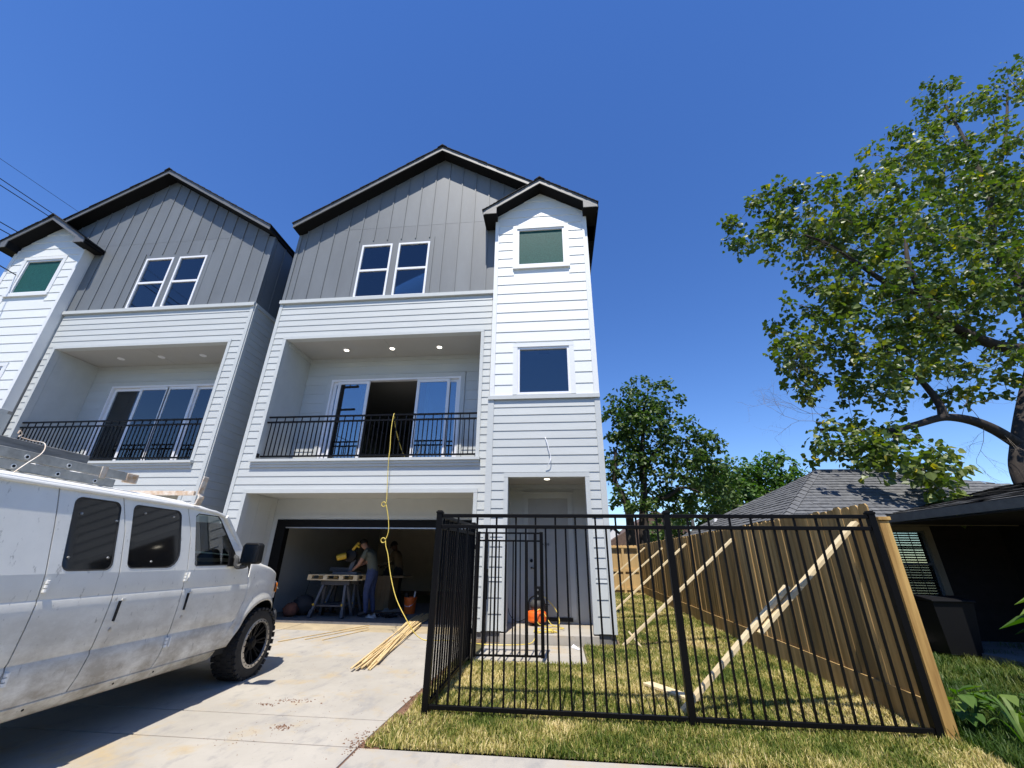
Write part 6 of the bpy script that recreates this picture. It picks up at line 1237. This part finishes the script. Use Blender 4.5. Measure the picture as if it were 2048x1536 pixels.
AC = thing('air_compressor', 'orange pancake air compressor with black motor cover on the porch by the door', 'compressor', (-0.42, 9.28, -1.165)); cz = -1.165
MB().lathe((-0.42, 9.28, cz+0.05), (0, 0, 1), [(0, 0.10), (0.01, 0.16), (0.04, 0.19), (0.17, 0.19), (0.20, 0.165), (0.215, 0.10)], 28).build('tank', M['orange'], AC, smooth=True)
MB().lathe((-0.42, 9.28, cz+0.145), (0, 0, 1), [(0, 0.192), (0.02, 0.192)], 28, None, False).build('tank_seam', M['orange'], AC)
MB().ball((-0.42, 9.28, cz+0.36), 0.14, 0.13, 0.11, 16, 9).build('motor_cover', M['greyplastic'], AC, smooth=True)
MB().lathe((-0.42, 9.28, cz+0.265), (0, 0, 1), [(0, 0.10), (0.06, 0.11)], 18).build('pump', M['metal'], AC)
MB().tube(smoothpts([(-0.58, 9.28, cz+0.25), (-0.57, 9.26, cz+0.42), (-0.50, 9.25, cz+0.50), (-0.40, 9.25, cz+0.515), (-0.30, 9.25, cz+0.48), (-0.26, 9.26, cz+0.38), (-0.25, 9.27, cz+0.25)]), 0.016, 8).build('handle', M['black'], AC, smooth=True)
MB().lathe((-0.30, 9.15, cz+0.33), (0.3, -1, 0.2), [(0, 0.025), (0.02, 0.025), (0.022, 0.02)], 14).build('gauge', M['vinyl'], AC)
MB().tube([(-0.30, 9.25, cz+0.36), (-0.22, 9.22, cz+0.38), (-0.16, 9.21, cz+0.37)], 0.012, 6).build('hose_fitting', M['black'], AC)
for a in (0.5, 2.2, 4.0, 5.6): MB().lathe((-0.42+0.14*math.cos(a), 9.28+0.14*math.sin(a), cz), (0, 0, 1), [(0, 0.02), (0.07, 0.018)], 8).build('foot', M['black'], AC)
tag(MB().tube(smoothpts([(-0.55, 9.35, -1.0), (-0.72, 9.4, -1.10), (-0.86, 9.45, -1.12), (-0.97, 9.40, -1.0), (-1.0, 9.45, -0.9)]), 0.007, 5).build('black_cord', M['black'], None), 'thin black power cord of the compressor at the porch corner', 'cord')
tag(MB().prism([(0.20, 8.02, zg(8)+0.013), (0.30, 7.84, zg(8)+0.013), (0.335, 7.86, zg(8)+0.013), (0.24, 8.04, zg(8)+0.05)], (0, 0, 0.012)).build('scrap', M['vinyl'], None), 'small white scrap lying on the front walk below the porch', 'scrap')
# ------------------------------------------------------------------ power lines and the pole behind the camera that mirrors in the glass
M['wire'] = mat('black_cable', (0.015, 0.015, 0.018), 0.6)
POLE = Vector((-13.97, -5.0, zg(-5)))
UP = thing('utility_pole', 'brown wooden utility pole with crossarms reflected in the balcony door', 'utility pole', POLE[:])
M['polewood'] = mat('creosoted_pole_wood', (0.07, 0.05, 0.035), 0.9, noise=0.3, nscale=6, stretch=(1, 1, .15))
MB().lathe(POLE, (0, 0, 1), [(-0.5, 0.19), (13.2, 0.125)], 14).build('pole', M['polewood'], UP, smooth=True)
for z in (10.4, 12.0): MB().beam(POLE+Vector((-1.1, 0, z)), POLE+Vector((1.1, 0, z+0.05)), 0.10, 0.12).build('crossarm', M['polewood'], UP)
for x in (-1.0, -0.5, 0.5, 1.0): MB().lathe(POLE+Vector((x, 0, 12.08)), (0, 0, 1), [(0, 0.05), (0.12, 0.05), (0.14, 0.02)], 8).build('insulator', M['greytrim'], UP)
for a, c, lab, th in (((-15.25, -2.5, 9.46), (-19.36, 17.0, 12.5), 'upper line of the close pair of power lines left of the left roof', 0.014), ((-14.68, -2.5, 8.77), (-19.43, 17.0, 12.47), 'lower line of the close pair of power lines left of the left roof', 0.014), ((-16.27, -2.5, 10.41), (-19.64, 17.0, 13.58), 'faint topmost thin power line in the sky at the left edge', 0.007), ((-12.71, -2.5, 6.74), (-19.17, 17.0, 11.09), 'power line just above the left eave of the left house', 0.014), ((-12.26, -2.5, 6.21), (-19.2, 17.0, 10.98), 'power line right below the one above the left eave', 0.014), ((-11.58, -2.5, 6.12), (-18.31, 17.0, 8.44), 'lowest power line, beside the white tower wall at the left edge', 0.016)):
    q = [Vector(a).lerp(Vector(c), k/12) for k in range(13)]
    tag(MB().tube(q, th, 5).build('power_line', M['wire'], None), lab, 'power line', 'power lines at the left')

# ------------------------------------------------------------------ unseen tree line added behind the photographer, across the street, to shade low sky
def added_treeline():
    rs = np.random.RandomState(77); C = []
    x = -46.0
    while x < 48:
        w = rs.uniform(3, 5.5); h = rs.uniform(4.5, 8.5); n = 150; d = rs.normal(0, 1, (n, 3)); d /= np.linalg.norm(d, axis=1)[:, None]
        C.append(np.array([x, -21+rs.uniform(-2, 2), h*0.5-1.0])+d*np.array([w, 3.0, h*0.5])*rs.uniform(.3, 1, (n, 1))**.4); x += w*1.1
    T = thing('added_tree_line', 'x', 'x', (0, -21, zg(-21)))
    o = leaves('added_shade_trees', np.concatenate(C), 0.9, 9, 0.95, M['leaf2'], T, 78, 0.3); o.parent = None; o.location = T.location; bpy.data.objects.remove(T)
added_treeline()
